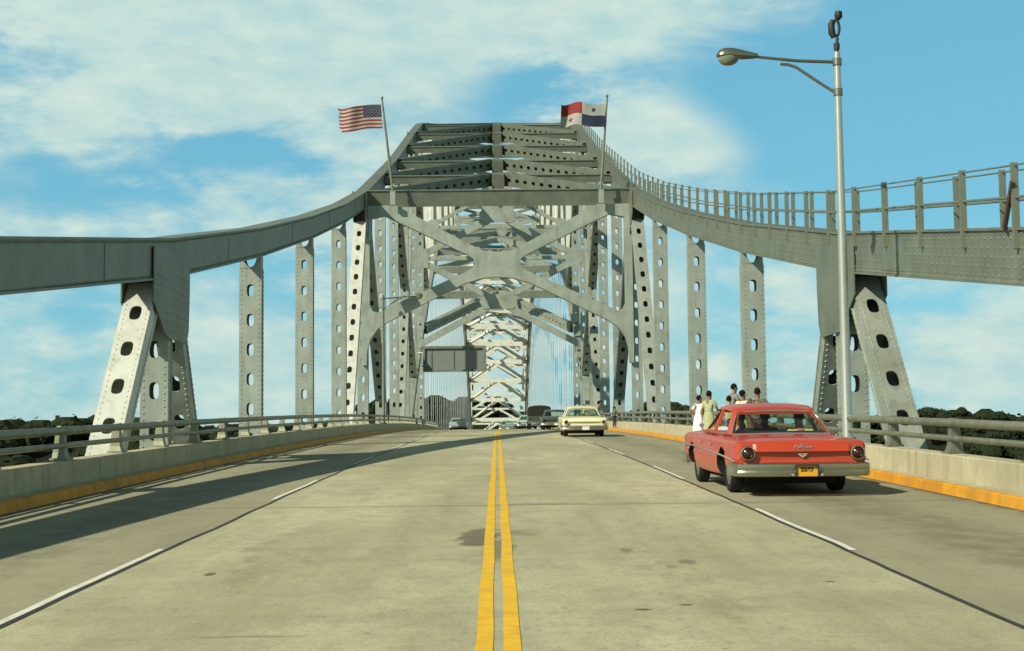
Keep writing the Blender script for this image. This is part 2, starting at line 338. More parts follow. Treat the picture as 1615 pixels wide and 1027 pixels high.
        for sg in (-1, 1):
            s.face([P(sg * ws / 2, 0, -dn / 2), P(sg * ws / 2, Lg, -dn / 2), P(sg * ws / 2, Lg, dn / 2), P(sg * ws / 2, 0, dn / 2)], m)
            # corner angle legs standing a little proud
            for w0 in (-dn / 2, dn / 2):
                s.beam(P(sg * (ws / 2 + .012), 0, w0 * .86), P(sg * (ws / 2 + .012), Lg, w0 * .86), n, dn * .14, .024, m)
            if rivets:
                v = .1
                while v < Lg:
                    for w0 in (-dn / 2 * .86, dn / 2 * .86): s.dome(P(sg * (ws / 2 + .024), v, w0), sd * sg, .030, .026, 5, m)
                    v += .16
        if notch:
            # the plates stop in a half round at the top: two ears either side of a bite
            for sg in (-1, 1):
                w0 = sg * dn / 2
                arc = [(math.cos(q * math.pi / 8) * ws * .27, Lg + .42 - math.sin(q * math.pi / 8) * .40) for q in range(9)]
                out = [(-ws / 2, Lg), (ws / 2, Lg), (ws / 2, Lg + .42)] + arc + [(-ws / 2, Lg + .42)]
                s.extrude_poly(out, [], lambda u, v, ww, w0=w0: P(u, v, w0 + ww), .012, m)
    def build(s, name, mats, parent=None, smooth=None, merge=False):
        me = bpy.data.meshes.new(name); me.from_pydata(s.v, [], s.f)
        mats = mats if isinstance(mats, (list, tuple)) else [mats]
        for mm in mats: me.materials.append(M[mm] if isinstance(mm, str) else mm)
        if len(mats) > 1: me.polygons.foreach_set('material_index', s.m)
        bm = bmesh.new(); bm.from_mesh(me)
        if merge: bmesh.ops.remove_doubles(bm, verts=bm.verts, dist=1e-4)
        bmesh.ops.recalc_face_normals(bm, faces=bm.faces)
        bm.to_mesh(me); bm.free()
        if smooth is not None:
            me.polygons.foreach_set('use_smooth', [True] * len(me.polygons)); me.set_sharp_from_angle(angle=R(smooth))
        return link(name, me, parent)
def link(name, me, parent=None):
    o = bpy.data.objects.new(name, me); sc.collection.objects.link(o)
    if parent: o.parent = parent
    return o
def tag(o, label=None, cat=None, group=None, kind=None):
    if label: o['label'] = label
    if cat: o['category'] = cat
    if group: o['group'] = group
    if kind: o['kind'] = kind
    return o
def thing(name, label, cat, loc=(0, 0, 0), rz=0.0, group=None):
    o = bpy.data.objects.new(name, None); sc.collection.objects.link(o); o.location = loc; o.rotation_euler = (0, 0, rz)
    o.empty_display_size = .3
    return tag(o, label, cat, group)
def copy_tree(o, parent=None):
    c = o.copy(); sc.collection.objects.link(c)
    if parent: c.parent = parent
    for ch in list(o.children): copy_tree(ch, c)
    return c
def apply_mods(o):
    dg = bpy.context.evaluated_depsgraph_get(); dg.update(); e = o.evaluated_get(dg)
    me = bpy.data.meshes.new_from_object(e, depsgraph=dg); old = o.data; o.modifiers.clear(); o.data = me; me.name = old.name
    return o
# ------------------------------------------------------------------ the road and its profile
G0, KK = .0296, 9.85e-5
def zr(y):
    if y <= 300: return G0 * y - KK * y * y
    return G0 * 300 - KK * 90000 + (G0 - 2 * KK * 300) * (y - 300)
YS = list(range(-40, 301, 4)) + list(range(320, 901, 20))
def strip(name, x0, x1, dz, mt, ys=YS, label=None, cat=None, th=0.0, kind='structure', nx=1):
    b = MB()
    if th == 0:
        for i in range(len(ys) - 1):
            b.face([(x0, ys[i], zr(ys[i]) + dz), (x1, ys[i], zr(ys[i]) + dz), (x1, ys[i + 1], zr(ys[i + 1]) + dz), (x0, ys[i + 1], zr(ys[i + 1]) + dz)])
        o = b.build(name, mt, merge=True)
    else:
        b.loft([[(x0, yy, zr(yy) + dz - th), (x1, yy, zr(yy) + dz - th), (x1, yy, zr(yy) + dz), (x0, yy, zr(yy) + dz)] for yy in ys])
        o = b.build(name, mt)
    return tag(o, label, cat, kind=kind)
strip('road', -6.42, 6.42, 0.0, 'road')
strip('bridge_deck', -7.45, 7.45, -.012, 'deck', th=.5)
for i, sx in enumerate((-1, 1)):
    b = MB()
    prof = [(6.40, -.01), (6.425, .132), (6.45, .150), (6.50, .154), (6.50, -.01)]
    b.loft([[(sx * px, yy, zr(yy) + pz) for px, pz in prof] for yy in YS])
    tag(b.build('kerb', 'yellow'), kind='structure')
    strip('pavement', sx * 6.50 if sx > 0 else -6.76, 6.76 if sx > 0 else -6.50, .148, 'parapet', th=.16)
def fy(a, c, st=1.0):
    n = max(2, int((c - a) / st)); return [a + (c - a) * k / n for k in range(n + 1)]
for cx in (-.092, .075):
    b = MB(); ys = fy(3, 300, 2)
    for i in range(len(ys) - 1):
        j0 = .006 * math.sin(ys[i] * 1.7 + cx * 9) ; j1 = .006 * math.sin(ys[i + 1] * 1.7 + cx * 9)
        b.face([(cx - .051 + j0, ys[i], zr(ys[i]) + .004), (cx + .051 + j0, ys[i], zr(ys[i]) + .004), (cx + .051 + j1, ys[i + 1], zr(ys[i + 1]) + .004), (cx - .051 + j1, ys[i + 1], zr(ys[i + 1]) + .004)])
    tag(b.build('yellow_centre_line', 'yline', merge=True), kind='structure')
def jx(y): return   .026 * noise.noise(Vector((y * .35, 3.1, 0))) + .018 * noise.noise(Vector((y * 1.3, 7.7, 0)))
for sx in (-1, 1):
    b = MB(); ys = fy(3, 140, .5)
    for i in range(len(ys) - 1):
        q = []
        for yy, sg in ((ys[i], -1), (ys[i], 1), (ys[i + 1], 1), (ys[i + 1], -1)):
            q.append((sx * (3.2 + jx(yy + sx * 50)) + sg * (.025 + .012 * noise.noise(Vector((yy * 2, sx, 5)))), yy, zr(yy) + .004))
        b.face(q)
    tag(b.build('lane_joint', 'joint', merge=True), kind='structure')
    b = MB(); y0 = 13.5 if sx > 0 else 9.2; per = 12.15
    for k in range(-1, 10):
        ys = fy(y0 + k * per, y0 + k * per + 5.1, .6)
        for i in range(len(ys) - 1):
            q = []
            for yy, sg in ((ys[i], -1), (ys[i], 1), (ys[i + 1], 1), (ys[i + 1], -1)):
                q.append((sx * (3.262 + jx(yy + sx * 50)) + sg * .034, yy, zr(yy) + .004))
            b.face(q)
    tag(b.build('white_lane_dashes', 'white', merge=True), kind='structure')
# ------------------------------------------------------------------ parapet walls and guard rails
for sx, side in ((-1, 'left'), (1, 'right')):
    b = MB()
    prof = [(6.762, .0), (6.772, .50), (6.792, .52), (7.12, .52), (7.14, .50), (7.14, 0)]
    cuts = [-40 + 13 * k for k in range(0, 42)]
    for k in range(len(cuts) - 1):
        ys = [cuts[k] + .012, *[cuts[k] + 13 * f for f in (.25, .5, .75)], cuts[k + 1] - .012]
        b.loft([[(sx * px, yy, zr(yy) + pz) for px, pz in prof] for yy in ys])
    o = b.build('parapet_wall', 'parapet')
    tag(o, 'low shaded concrete parapet wall along the left edge of the roadway, behind the orange-lit kerb' if sx < 0 else
        'low sunlit concrete parapet wall along the right edge of the roadway, behind the red car', 'wall')
    g = thing('guard_rail', 'two-bar metal guard rail on the shaded parapet at the left of the road' if sx < 0 else
              'two-bar metal guard rail on the sunlit parapet beside the red car and the people', 'guard rail', (0, 0, 0))
    ys = fy(2, 330, 3)
    for nm, zz, ry, rz_ in (('top_rail', .99, .055, .068), ('lower_rail', .755, .040, .046)):
        b = MB()
        b.loft([[(sx * 6.95 + ry * math.cos(q * math.pi / 5), yy, zr(yy) + zz + rz_ * math.sin(q * math.pi / 5)) for q in range(10)] for yy in ys])
        b.build(nm, 'rail', g, smooth=50)
    pb = MB()   # one cast post: splayed foot, curved web, cap
    rings = []
    for (zz, xa, xb, hy) in ((.52, -.13, .17, .13), (.55, -.13, .17, .13), (.552, -.10, .14, .085), (.64, -.07, .13, .07), (.78, -.055, .11, .062), (.93, -.05, .095, .058), (1.0, -.055, .085, .058), (1.065, -.045, .07, .05)):
        rings.append([(xa, -hy * 1.55, zz), (xb, -hy * .8, zz), (xb, hy * .8, zz), (xa, hy * 1.55, zz)])
    pb.loft(rings)
    for dy in (-.10, .10): pb.dome((-.06, dy, .552), (0, 0, 1), .025, .03)
    first = None
    off = 1.35 if sx < 0 else .2
    for k in range(48):
        yy = 5 + off + k * 3.45
        if first is None:
            first = pb.build('post', 'rail', g); p = first
        else:
            p = link('post', first.data, g)
        p.location = (sx * 6.95 + (.06 if sx > 0 else -.06), yy, zr(yy)); p.rotation_euler = (0, 0, 0 if sx > 0 else math.pi)
# ------------------------------------------------------------------ the truss bridge
bridge = thing('truss_bridge', 'grey steel arched truss bridge carrying the road, with perforated posts and X-braced portal', 'bridge', (.2, 0, 0))
XT = 8.5
def nd(i): return 8.2 + 13.7 * i
ZO = {-2: 1.0, -1: 2.1, 0: 3.35, 1: 4.95, 2: 6.75, 3: 8.95, 4: 11.35, 5: 13.95, 6: 16.85, 7: 20.3, 8: 23.75, 9: 27.5, 10: 31.35, 11: 35.15, 12: 38.3, 13: 40.8,
      14: 42.3, 15: 44.1, 16: 45.6, 17: 46.8, 18: 47.7, 19: 48.4, 20: 48.8, 21: 49.0}
for i in range(22, 40): ZO[i] = ZO[43 - i]
def ztop(y):
    f = (y - 12) / 13; i = max(-2, min(38, math.floor(f))); return ZO[i] + (ZO[i + 1] - ZO[i]) * (f - i)
ZT = {i: ztop(nd(i)) for i in range(-2, 36)}
def ztop(y):
    f = (y - 8.2) / 13.7; i = max(-2, min(34, math.floor(f))); return ZT[i] + (ZT[i + 1] - ZT[i]) * (f - i)
def zlow(y):
    if y < 108: return -22 + (y - 64) ** 2 * .0055 if y > 60 else -22
    return 14.9 + .0826 * (y - 163) - .001446 * (y - 163) * (y - 370)
CH = 1.0       # chord depth
def chord_ring(xc, y, zt, d, w_=.64, lip=.05, f=.05):
    h = w_ / 2; o = h + lip
    return [(xc - o, y, zt - d), (xc + o, y, zt - d), (xc + o, y, zt - d + f), (xc + h, y, zt - d + f), (xc + h, y, zt - f), (xc + o, y, zt - f),
            (xc + o, y, zt), (xc - o, y, zt), (xc - o, y, zt - f), (xc - h, y, zt - f), (xc - h, y, zt - d + f), (xc - o, y, zt - d + f)]
for sx in (-1, 1):
    b = MB()
    b.loft([chord_ring(sx * XT, nd(i), 3.25 if i == 0 else ZT[i], .38 if i == 0 else .6 if i < 0 else .95 if i == 1 else CH) for i in range(-2, 36)])  # unseen near end thinned and raised to narrow its shadow on the road
    fx = sx * (XT - .32)
    rows = (.10, .18, .34, .50, .66, .82, .90) if sx > 0 else (.10, .90)
    y = 22.0
    while y < 78:
        for k, r in enumerate(rows):
            st = .16 if (k in (0, len(rows) - 1)) else .32
            if (round((y - 22) / .16) + k) % round(st / .16): continue
            b.dome((fx, y, ztop(y) - r * CH), (-sx, 0, 0), .036, .034, 5)
        y += .16
    # splice plates
    for ys_ in (30.5, 44.2, 57.8, 70.5, 83):
        z0 = ztop(ys_ - .9); z1 = ztop(ys_ + .9); q = fx - sx * .014
        b.hexa([(fx, ys_ - .9, z0 - .86), (fx, ys_ + .9, z1 - .86), (fx, ys_ + .9, z1 - .14), (fx, ys_ - .9, z0 - .14), (q, ys_ - .9, z0 - .86), (q, ys_ + .9, z1 - .86), (q, ys_ + .9, z1 - .14), (q, ys_ - .9, z0 - .14)])
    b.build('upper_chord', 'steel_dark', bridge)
    b = MB()
    yl = [40, 64, 77, 90, 103, 108.1] + [nd(i) for i in range(8, 35)]
    b.loft([chord_ring(sx * XT, y, zlow(y) + .5, 1.15, .7) for y in yl])
    b.build('lower_chord', 'steel', bridge)
S = Vector((1, 0, 0))
near_rivets = lambda y: y < 80
# vertical posts with perforated cover plates (near part)
for sx in (-1, 1):
    for i in range(0, 12):
        y = nd(i); zt = ZT[i] - CH; V = i in (2, 6, 10)
        wz = .70 if not V else .62
        zb = -3.0 if i < 9 else min(zr(y) - 1.5, zlow(y))
        b = MB(); top = zt - (.42 if not V else 0)
        # holes line up from the top down
        b.perf((sx * XT, y, top), (sx * XT, y, zb), S, wz, .46, .24, .42, 1.0 if y < 60 else 1.12, rivets=near_rivets(y), lead=.75)
        if not V:
            for sg in (-1, 1):
                w0 = sg * .23; hw = wz / 2
                arc = [(math.cos(q * math.pi / 10) * hw * .62, .44 - math.sin(q * math.pi / 10) * .40) for q in range(11)]
                out = [(-hw, 0), (hw, 0), (hw, .44)] + arc + [(-hw, .44)]
                b.extrude_poly(out, [], lambda u, v, ww, w0=w0, y=y, top=top: Vector((sx * XT + u, y + w0 + ww, top + v)), .013)
            for sg in (-1, 1):   # side straps up to the chord
                b.box((sx * XT + sg * wz / 2 - (.02 if sg > 0 else 0), y - .16, top), (sx * XT + sg * wz / 2 + (.02 if sg < 0 else 0), y + .16, top + .45))
        b.build('vertical_post', 'steel', bridge)
# main diagonals of the near panels
def diagonal(sx, y0, z0, y1, z1, riv=False, pitch=1.15, ws=.70, dn=.55, mt='steel', cut=0.0):
    b = MB(); v_ = Vector((0, y1 - y0, z1 - z0)).normalized() * cut; y0 += v_.y; z0 += v_.z; b.perf((sx * XT, y0, z0), (sx * XT, y1, z1), S, ws, dn, .27, .46, pitch, rivets=riv, lead=1.0)
    return b.build('diagonal', mt, bridge)
for sx in (-1, 1):
    y2, y6, y10 = nd(2), nd(6), nd(10)
    diagonal(sx, y2 - .5, 5.85, y2 - 8.3, -3.2, True, ws=.62, mt='steel_pale' if sx < 0 else 'steel', cut=1.15)             # V of the nearest node
    diagonal(sx, y2 + .5, 5.85, y2 + 6.2, -3.2, True, ws=.62)
    diagonal(sx, y6 - .7, ZT[6] - 1.0, y6 - 25.4, ZT[6] - 37, mt='steel_pale' if sx < 0 else 'steel', cut=1.7)
    diagonal(sx, y6 + .7, ZT[6] - 1.0, y6 + 24, -5)
    diagonal(sx, y10 - .7, ZT[10] - 1.0, y10 - 26, -4.5, pitch=1.4)
    diagonal(sx, nd(8) + .4, ZT[8] - 1.0, y10 - .6, 7.2, pitch=1.4)
    diagonal(sx, y10 + .7, ZT[10] - 1.0, nd(12) - .5, zlow(nd(12)) + .5, pitch=1.4)
# gusset plates at the V nodes
for sx in (-1, 1):
    for (yc, zc, k) in ((nd(2), ZT[2] - CH, 1.0), (nd(6), ZT[6] - CH, 1.3), (nd(10), ZT[10] - CH, 1.3)):
        for side in (-1, 1):
            b = MB(); xx = sx * XT + side * .375
            out = [(-1.95 * k, .55), (1.95 * k, .85), (1.95 * k, -.2), (1.85 * k, -1.15 * k), (1.6 * k, -1.5 * k), (-.35 * k, -1.5 * k), (-.85 * k, -1.4 * k), (-1.3 * k, -1.1 * k), (-1.95 * k, -.75 * k)]
            b.extrude_poly(out, [], lambda u, v, ww, xx=xx, yc=yc, zc=zc: Vector((xx + ww, yc + u, zc + v)), .016)
            if side == -sx and yc < 100:
                for r in range(8):
                    for c in range(11):
                        u = (-1.7 + c * .34) * k; v = .1 - r * .2
                        if v < -.7 * k and u < -.9 * k: continue
                        b.dome((xx - sx * .016, yc + u, zc + v), (-sx, 0, 0), .03, .018, 5)
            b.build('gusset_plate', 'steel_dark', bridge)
# top lateral system: cross struts and K bracing
def slope(i): return (ZT[min(35, i + 1)] - ZT[max(-2, i - 1)]) / 26.0
for i in range(6, 34):
    y = nd(i); sl_ = slope(i); n = Vector((0, -sl_, 1)).normalized(); tt = Vector((0, 1, sl_)).normalized()
    c = Vector((0, y, ZT[i])) - n * .52
    b = MB()
    b.beam(c - S * (XT - .35), c + S * (XT - .35), n, .5 if i > 6 else .96, .5)
    for sg in (-1, 1):     # edge flanges catch the light
        b.beam(c - S * (XT - .36) + n * sg * (.265 if i > 6 else .495), c + S * (XT - .36) + n * sg * (.265 if i > 6 else .495), n, .03, .62)
    if i > 6:
        b.beam(c - n * .05 - tt * .9 - S * .45, c - n * .05 - tt * .9 + S * .45, n, 1.02, 1.2)       # centre connection block
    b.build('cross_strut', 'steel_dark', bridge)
    if i < 33:
        c2 = Vector((0, nd(i + 1), ZT[i + 1])) - n * .52
        for sg in (-1, 1):
            b = MB(); a0 = c + S * sg * (XT - .5) + tt * .3; a1 = c2 + S * sg * .45 - tt * .45
            if y < 190: b.perf(a1, a0, n, .88, .36, .25, .50, 1.12, lead=1.0)
            else: b.beam(a0, a1, n, .5, .4)
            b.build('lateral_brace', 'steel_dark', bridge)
# lower chord laterals
for i in range(11, 35):
    y = nd(i); sl_ = (zlow(y + 3) - zlow(y - 3)) / 6; n = Vector((0, -sl_, 1)).normalized()
    c = Vector((0, y, zlow(y))); b = MB()
    if i > 11:
        b.beam(c - S * (XT - .35), c + S * (XT - .35), n if y < 300 else Vector((0, 0, 1)), .9 if y < 300 else 1.15, .45); b.build('cross_strut', 'steel' if y < 300 else 'steel_far', bridge)
    up = 1 if y < 285 else -1
    j = i + up
    if j == i: continue
    c2 = Vector((0, nd(j), zlow(nd(j))))
    for sg in (-1, 1):
        b = MB(); a0 = c + S * sg * (XT - .4); a1 = c2 + S * sg * .3
        if y < 175: b.perf(a1, a0, n, .95, .6, .22, .22, .8, lead=.8)
        else: b.beam(a0, a1, n, .75 if y < 300 else .6, .4 if y < 300 else .5)
        b.build('lateral_brace', 'steel' if y < 300 else 'steel_far', bridge)
# far web members between the chords
for sx in (-1, 1):
    for i in range(12, 34):
        y = nd(i)
        b = MB(); b.beam((sx * XT, y, ZT[i] - CH), (sx * XT, y, zlow(y) + .4), S, .6, .45); b.build('vertical_post', 'steel_far', bridge)
        if i < 33:
            b = MB()
            p, q = ((sx * XT, y, ZT[i] - CH), (sx * XT, nd(i + 1), zlow(nd(i + 1)) + .5)) if i % 2 else ((sx * XT, y, zlow(y) + .5), (sx * XT, nd(i + 1), ZT[i + 1] - CH))
            b.beam(p, q, S, .6, .45); b.build('diagonal', 'steel_far', bridge)
    for i in range(12, 33):
        for k in (0,):
            y = nd(i)
            b = MB()
            for dx, dy in ((-.12, -.12), (.12, -.12), (-.12, .12), (.12, .12)):
                b.tube([(sx * XT + dx, y + dy, zlow(y) - .5), (sx * XT + dx, y + dy, zr(y) - .6)], .035, 5)
            b.build('hanger_cable', 'cable', bridge)
# the big X-braced portal frame at the first high node
s9 = 90.2 / 2300.0
def q9(dx, py): return (dx * s9, 1.45 + (690 - py) * s9 + .02)
half = [(0, 437), (25, 439), (52, 447), (85, 463), (137, 489), (172, 506), (190, 518), (201, 534), (206, 552), (207, 575), (214, 575), (214, 322), (160, 322), (45, 384), (22, 395), (0, 397)]
outer = [q9(a, b_) for a, b_ in half] + [q9(-a, b_) for a, b_ in reversed(half[1:-1])]
hole = [(202, 343), (178, 338), (46, 402), (38, 408), (35, 415), (38, 421), (46, 427), (168, 482), (188, 492), (197, 490), (202, 480)]
pf = MB()
pf.extrude_poly(outer, [[q9(a, b_) for a, b_ in hole], [q9(-a, b_) for a, b_ in reversed(hole)]], lambda u, v, ww: Vector((u - .12, nd(6) - .25 + ww, v)), .26)
fr = pf.build('portal_frame', 'steel', bridge)
# deeper double-X sway frames behind
def sway(y, zmid, zbot, zapex_up, zc_low, ztopc, t_=.45, ws=.62, part='sway_frame'):  # noqa
    b = MB(); xi = XT - .3; F = Vector((0, 1, 0))
    pu = Vector((0, y, zapex_up)); pl = Vector((0, y, zc_low))
    for sg in (-1, 1):
        b.beam((sg * xi, y, zmid), (0, y, zapex_up), F, t_, ws); b.beam((0, y + .005, zapex_up), (sg * xi, y + .005, ztopc), F, t_ - .02, ws)
        b.beam((sg * xi, y + .01, zmid), (0, y + .01, zc_low), F, t_ - .04, ws); b.beam((0, y - .01, zc_low), (sg * xi, y - .01, zbot), F, t_ - .06, ws)
        out = [(-.9, -1.0), (0, -.9), (.5, -.3), (.5, .3), (0, .9), (-.9, 1.0)]
        b.extrude_poly([(sg * (xi - .2 + u * 1.2) if sg > 0 else sg * (xi - .2 + u * 1.2), v + zmid) for u, v in out], [], lambda u, v, ww: Vector((u, y - t_ / 2 + ww, v)), .03)
    b.beam((-xi, y + .015, zmid), (xi, y + .015, zmid), F, t_ - .08, .4)
    for zc in (zapex_up, zc_low):
        b.extrude_poly([(-1.5, -.75), (1.5, -.75), (1.9, 0), (1.5, .75), (-1.5, .75), (-1.9, 0)], [], lambda u, v, ww, zc=zc: Vector((u, y - t_ / 2 - .01 + ww, zc + v)), .03)
    b.build(part, 'steel', bridge)
sway(nd(10), 19.4, 10.6, 23.7, 15.0, 29.5)
sway(nd(12), 26.5, 18.5, 31.0, 22.0, 36.0, t_=.35, ws=.42)
sway(nd(20), 43.8, 40.5, 46, 42.3, 47.8)
sway(nd(24), 41.0, 36.5, 43.5, 38.6, 45.5)
sway(nd(26), 38.0, 30.0, 40.5, 34.0, 43.0)
def far_sway(y):
    b = MB(); F = Vector((0, 1, 0)); xi = XT - .3; z0 = zlow(y) + .6; z1 = ztop(y) - 1.2; n = max(2, round((z1 - z0) / 5)); h = (z1 - z0) / n
    for k in range(n):
        za, zb = z0 + k * h, z0 + (k + 1) * h
        for sg in (-1, 1):
            b.beam((sg * xi, y, za), (0, y + sg * .01, zb), F, .4, .6); b.beam((0, y + .02, zb - .02), (sg * xi, y + .02 + sg * .01, zb - .02), F, .3, .6)
    b.build('sway_frame', 'steel_far', bridge)
for i in range(27, 34): far_sway(nd(i))
# hand rails along the top of the right-hand chord
for side in (-1, 1):
    hx = XT + side * .36
    hr = bpy.data.objects.new('handrail', None); sc.collection.objects.link(hr); hr.parent = bridge
    ys = [20.5 + 2.6 * k for k in range(0, 58)]
    fp = None
    for y in ys:
        if fp is None:
            pb = MB(); hw = .055
            pb.box((-hw, -.035, -.35), (hw, .035, 1.04)); fp = pb.build('post', 'steel_dark', hr); p = fp
        else: p = link('post', fp.data, hr)
        p.location = (hx, y, ztop(y))
    for nm, zz, rr in (('top_wire', 1.0, .016), ('middle_rail', .48, .024)):
        b = MB(); b.tube([(hx, y, ztop(y) + zz) for y in ys], rr, 6); b.build(nm, 'steel_dark', hr)
    if side < 0:
        b = MB(); b.beam((hx - .05, 23.05, ztop(23.1) + .72), (hx - .05, 22.75 + .75, ztop(23.4) - .02), S, .06, .09); b.build('loose_strut', 'rust', hr)
# ------------------------------------------------------------------ sign board seen from behind, over the left lanes
sg_ = thing('overhead_sign', 'grey back of a framed sign board hung over the left lanes', 'sign', (-4.35, 150, 8.35))
b = MB(); b.box((-3.1, 0, .05), (3.1, .08, 2.35)); b.build('panel', mat('sign_back_paint', (.20, .22, .20), .6, .3, .1, 2), sg_)
b = MB()
for lo, hi in (((-3.25, -.22, 2.30), (3.25, .1, 2.55)), ((-3.25, -.22, -.1), (3.25, .1, .12)), ((-3.25, -.20, .12), (-3.05, .1, 2.30)), ((2.9, -.24, .12), (3.25, .1, 2.30))):
    b.box(lo, hi)
b.build('frame', 'steel_dark', sg_)
for xx in (-2.4, -.1, 2.2):
    b = MB(); b.box((xx - .05, -.07, .121), (xx + .05, -.002, 2.299)); b.build('stiffener', 'steel_dark', sg_)
b = MB()
for zz in (.5, 1.9): b.box((-3.9, -.1, zz - .06), (-3.251, .0, zz + .06))
b.build('bracket', 'steel_far', sg_)
# ------------------------------------------------------------------ flags on the portal
def wave(u, v, L, H, seed):
    # u from the pole (0) to the fly (1), v from bottom (0) to top (1): local x, y, z
    a = u * u
    x = -u * L * (1 - .06 * a)
    y = .28 * math.sin(u * 7.0 + seed) * u + .10 * math.sin(u * 13 + v * 2 + seed) * u
    z = (v - 1) * H + (.07 if seed < 2 else .055) * L * math.sin(u * (5.0 if seed < 2 else 8.5) + seed + .5) * u + (.03 * L * u if seed < 2 else .0) - .02 * v * a
    return Vector((x, y, z))
def star(cu, cv, r, L, H, seed, off):
    pts = []
    for k in range(10):
        rr = r if k % 2 == 0 else r * .4; an = math.pi / 2 + k * math.pi / 5
        p = wave(cu + rr * math.cos(an) / L, cv + rr * math.sin(an) / H, L, H, seed); p.y += off; pts.append(p)
    return pts
def flag_us(L, H):
    b = MB(); nu = 40; seed = .6
    for r in range(13):
        for i in range(nu):
            u0, u1 = i / nu, (i + 1) / nu
            fray = (.0 if i < nu - 3 else 0)
            for s_ in range(2):
                v1 = 1 - (r + s_ * .5) / 13; v0 = 1 - (r + s_ * .5 + .5) / 13
                canton = r < 7 and u1 <= .42
                if i > nu - 4 and (r in (1, 2) and i == nu - 1 or r > 10 and i > nu - 3): continue
                m_ = 2 if canton else (0 if r % 2 == 0 else 1)
                b.add([wave(u0, v0, L, H, seed), wave(u1, v0, L, H, seed), wave(u1, v1, L, H, seed), wave(u0, v1, L, H, seed)], [(0, 1, 2, 3)], m_)
    for row in range(9):
        for c in range(6 if row % 2 == 0 else 5):
            cu = (.035 + .07 * c + (0 if row % 2 == 0 else .035)) * 1.0; cv = 1 - (.5 + row * .75) * 7 / 13 / 7
            for off in (-.012, .012): b.face(star(cu, cv, H * .026, L, H, seed, off), 1)
    return b
def flag_pa(L, H):
    b = MB(); nu = 36; nv = 16; seed = 2.3
    for i in range(nu):
        for j in range(nv):
            u0, u1, v0, v1 = i / nu, (i + 1) / nu, j / nv, (j + 1) / nv
            m_ = (1 if v0 >= .5 else 2) if u1 <= .5 else (0 if v0 >= .5 else 1)
            b.add([wave(u0, v0, L, H, seed), wave(u1, v0, L, H, seed), wave(u1, v1, L, H, seed), wave(u0, v1, L, H, seed)], [(0, 1, 2, 3)], m_)
    for off in (-.015, .015):
        b.face(star(.25, .75, H * .13, L, H, seed, off), 2); b.face(star(.75, .25, H * .13, L, H, seed, off), 0)
    return b
def flagpole(base, top, label):
    base = Vector(base); top = Vector(top); t = thing('flagpole', label, 'flagpole', base, 0, 'flagpoles on the portal')
    d = top - base; b = MB(); b.tube([Vector((0, 0, 0)), d * .5, d], [.09, .075, .055], 10); b.build('pole', 'rail', t, smooth=40)
    b = MB(); bmx = MB()
    b.loft([[d + Vector((.09 * math.sin(math.pi * k / 6) * math.cos(q * math.pi / 5), .09 * math.sin(math.pi * k / 6) * math.sin(q * math.pi / 5), .08 - .09 * math.cos(math.pi * k / 6))) for q in range(10)] for k in range(7)], caps=False)
    b.build('finial', 'rail', t, smooth=60)
    b = MB(); b.box((-.16, -.14, -.9), (.16, .12, -.05)); b.box((-.12, -.1, .25), (.12, .1, .45)); b.build('bracket', 'steel', t)
    return t
flagpole((-6.35, nd(6) - 1.0, 16.75), (-6.95, 88.9, 22.4), 'leaning pole carrying the striped flag on the left of the portal')
flagpole((6.55, nd(6) - 1.0, 16.75), (6.98, 88.9, 22.4), 'leaning pole carrying the red, white and blue quartered flag')
o = flag_us(2.85, 1.5).build('flag', ['f_red', 'f_white', 'f_blue'], smooth=60); o.location = (-7.02, 88.9, 22.05); o.rotation_euler = (0, R(-4), 0)
tag(o, 'flag with red and white stripes and starred dark blue canton, flying from the left pole', 'flag', 'flags over the portal')
o = flag_pa(2.9, 1.42).build('flag', ['f_red', 'f_white', 'f_blue'], smooth=60); o.location = (6.86, 88.9, 21.95); o.rotation_euler = (0, R(3), 0)
tag(o, 'flag quartered in white, red and dark blue with two stars, flying from the right pole', 'flag', 'flags over the portal')
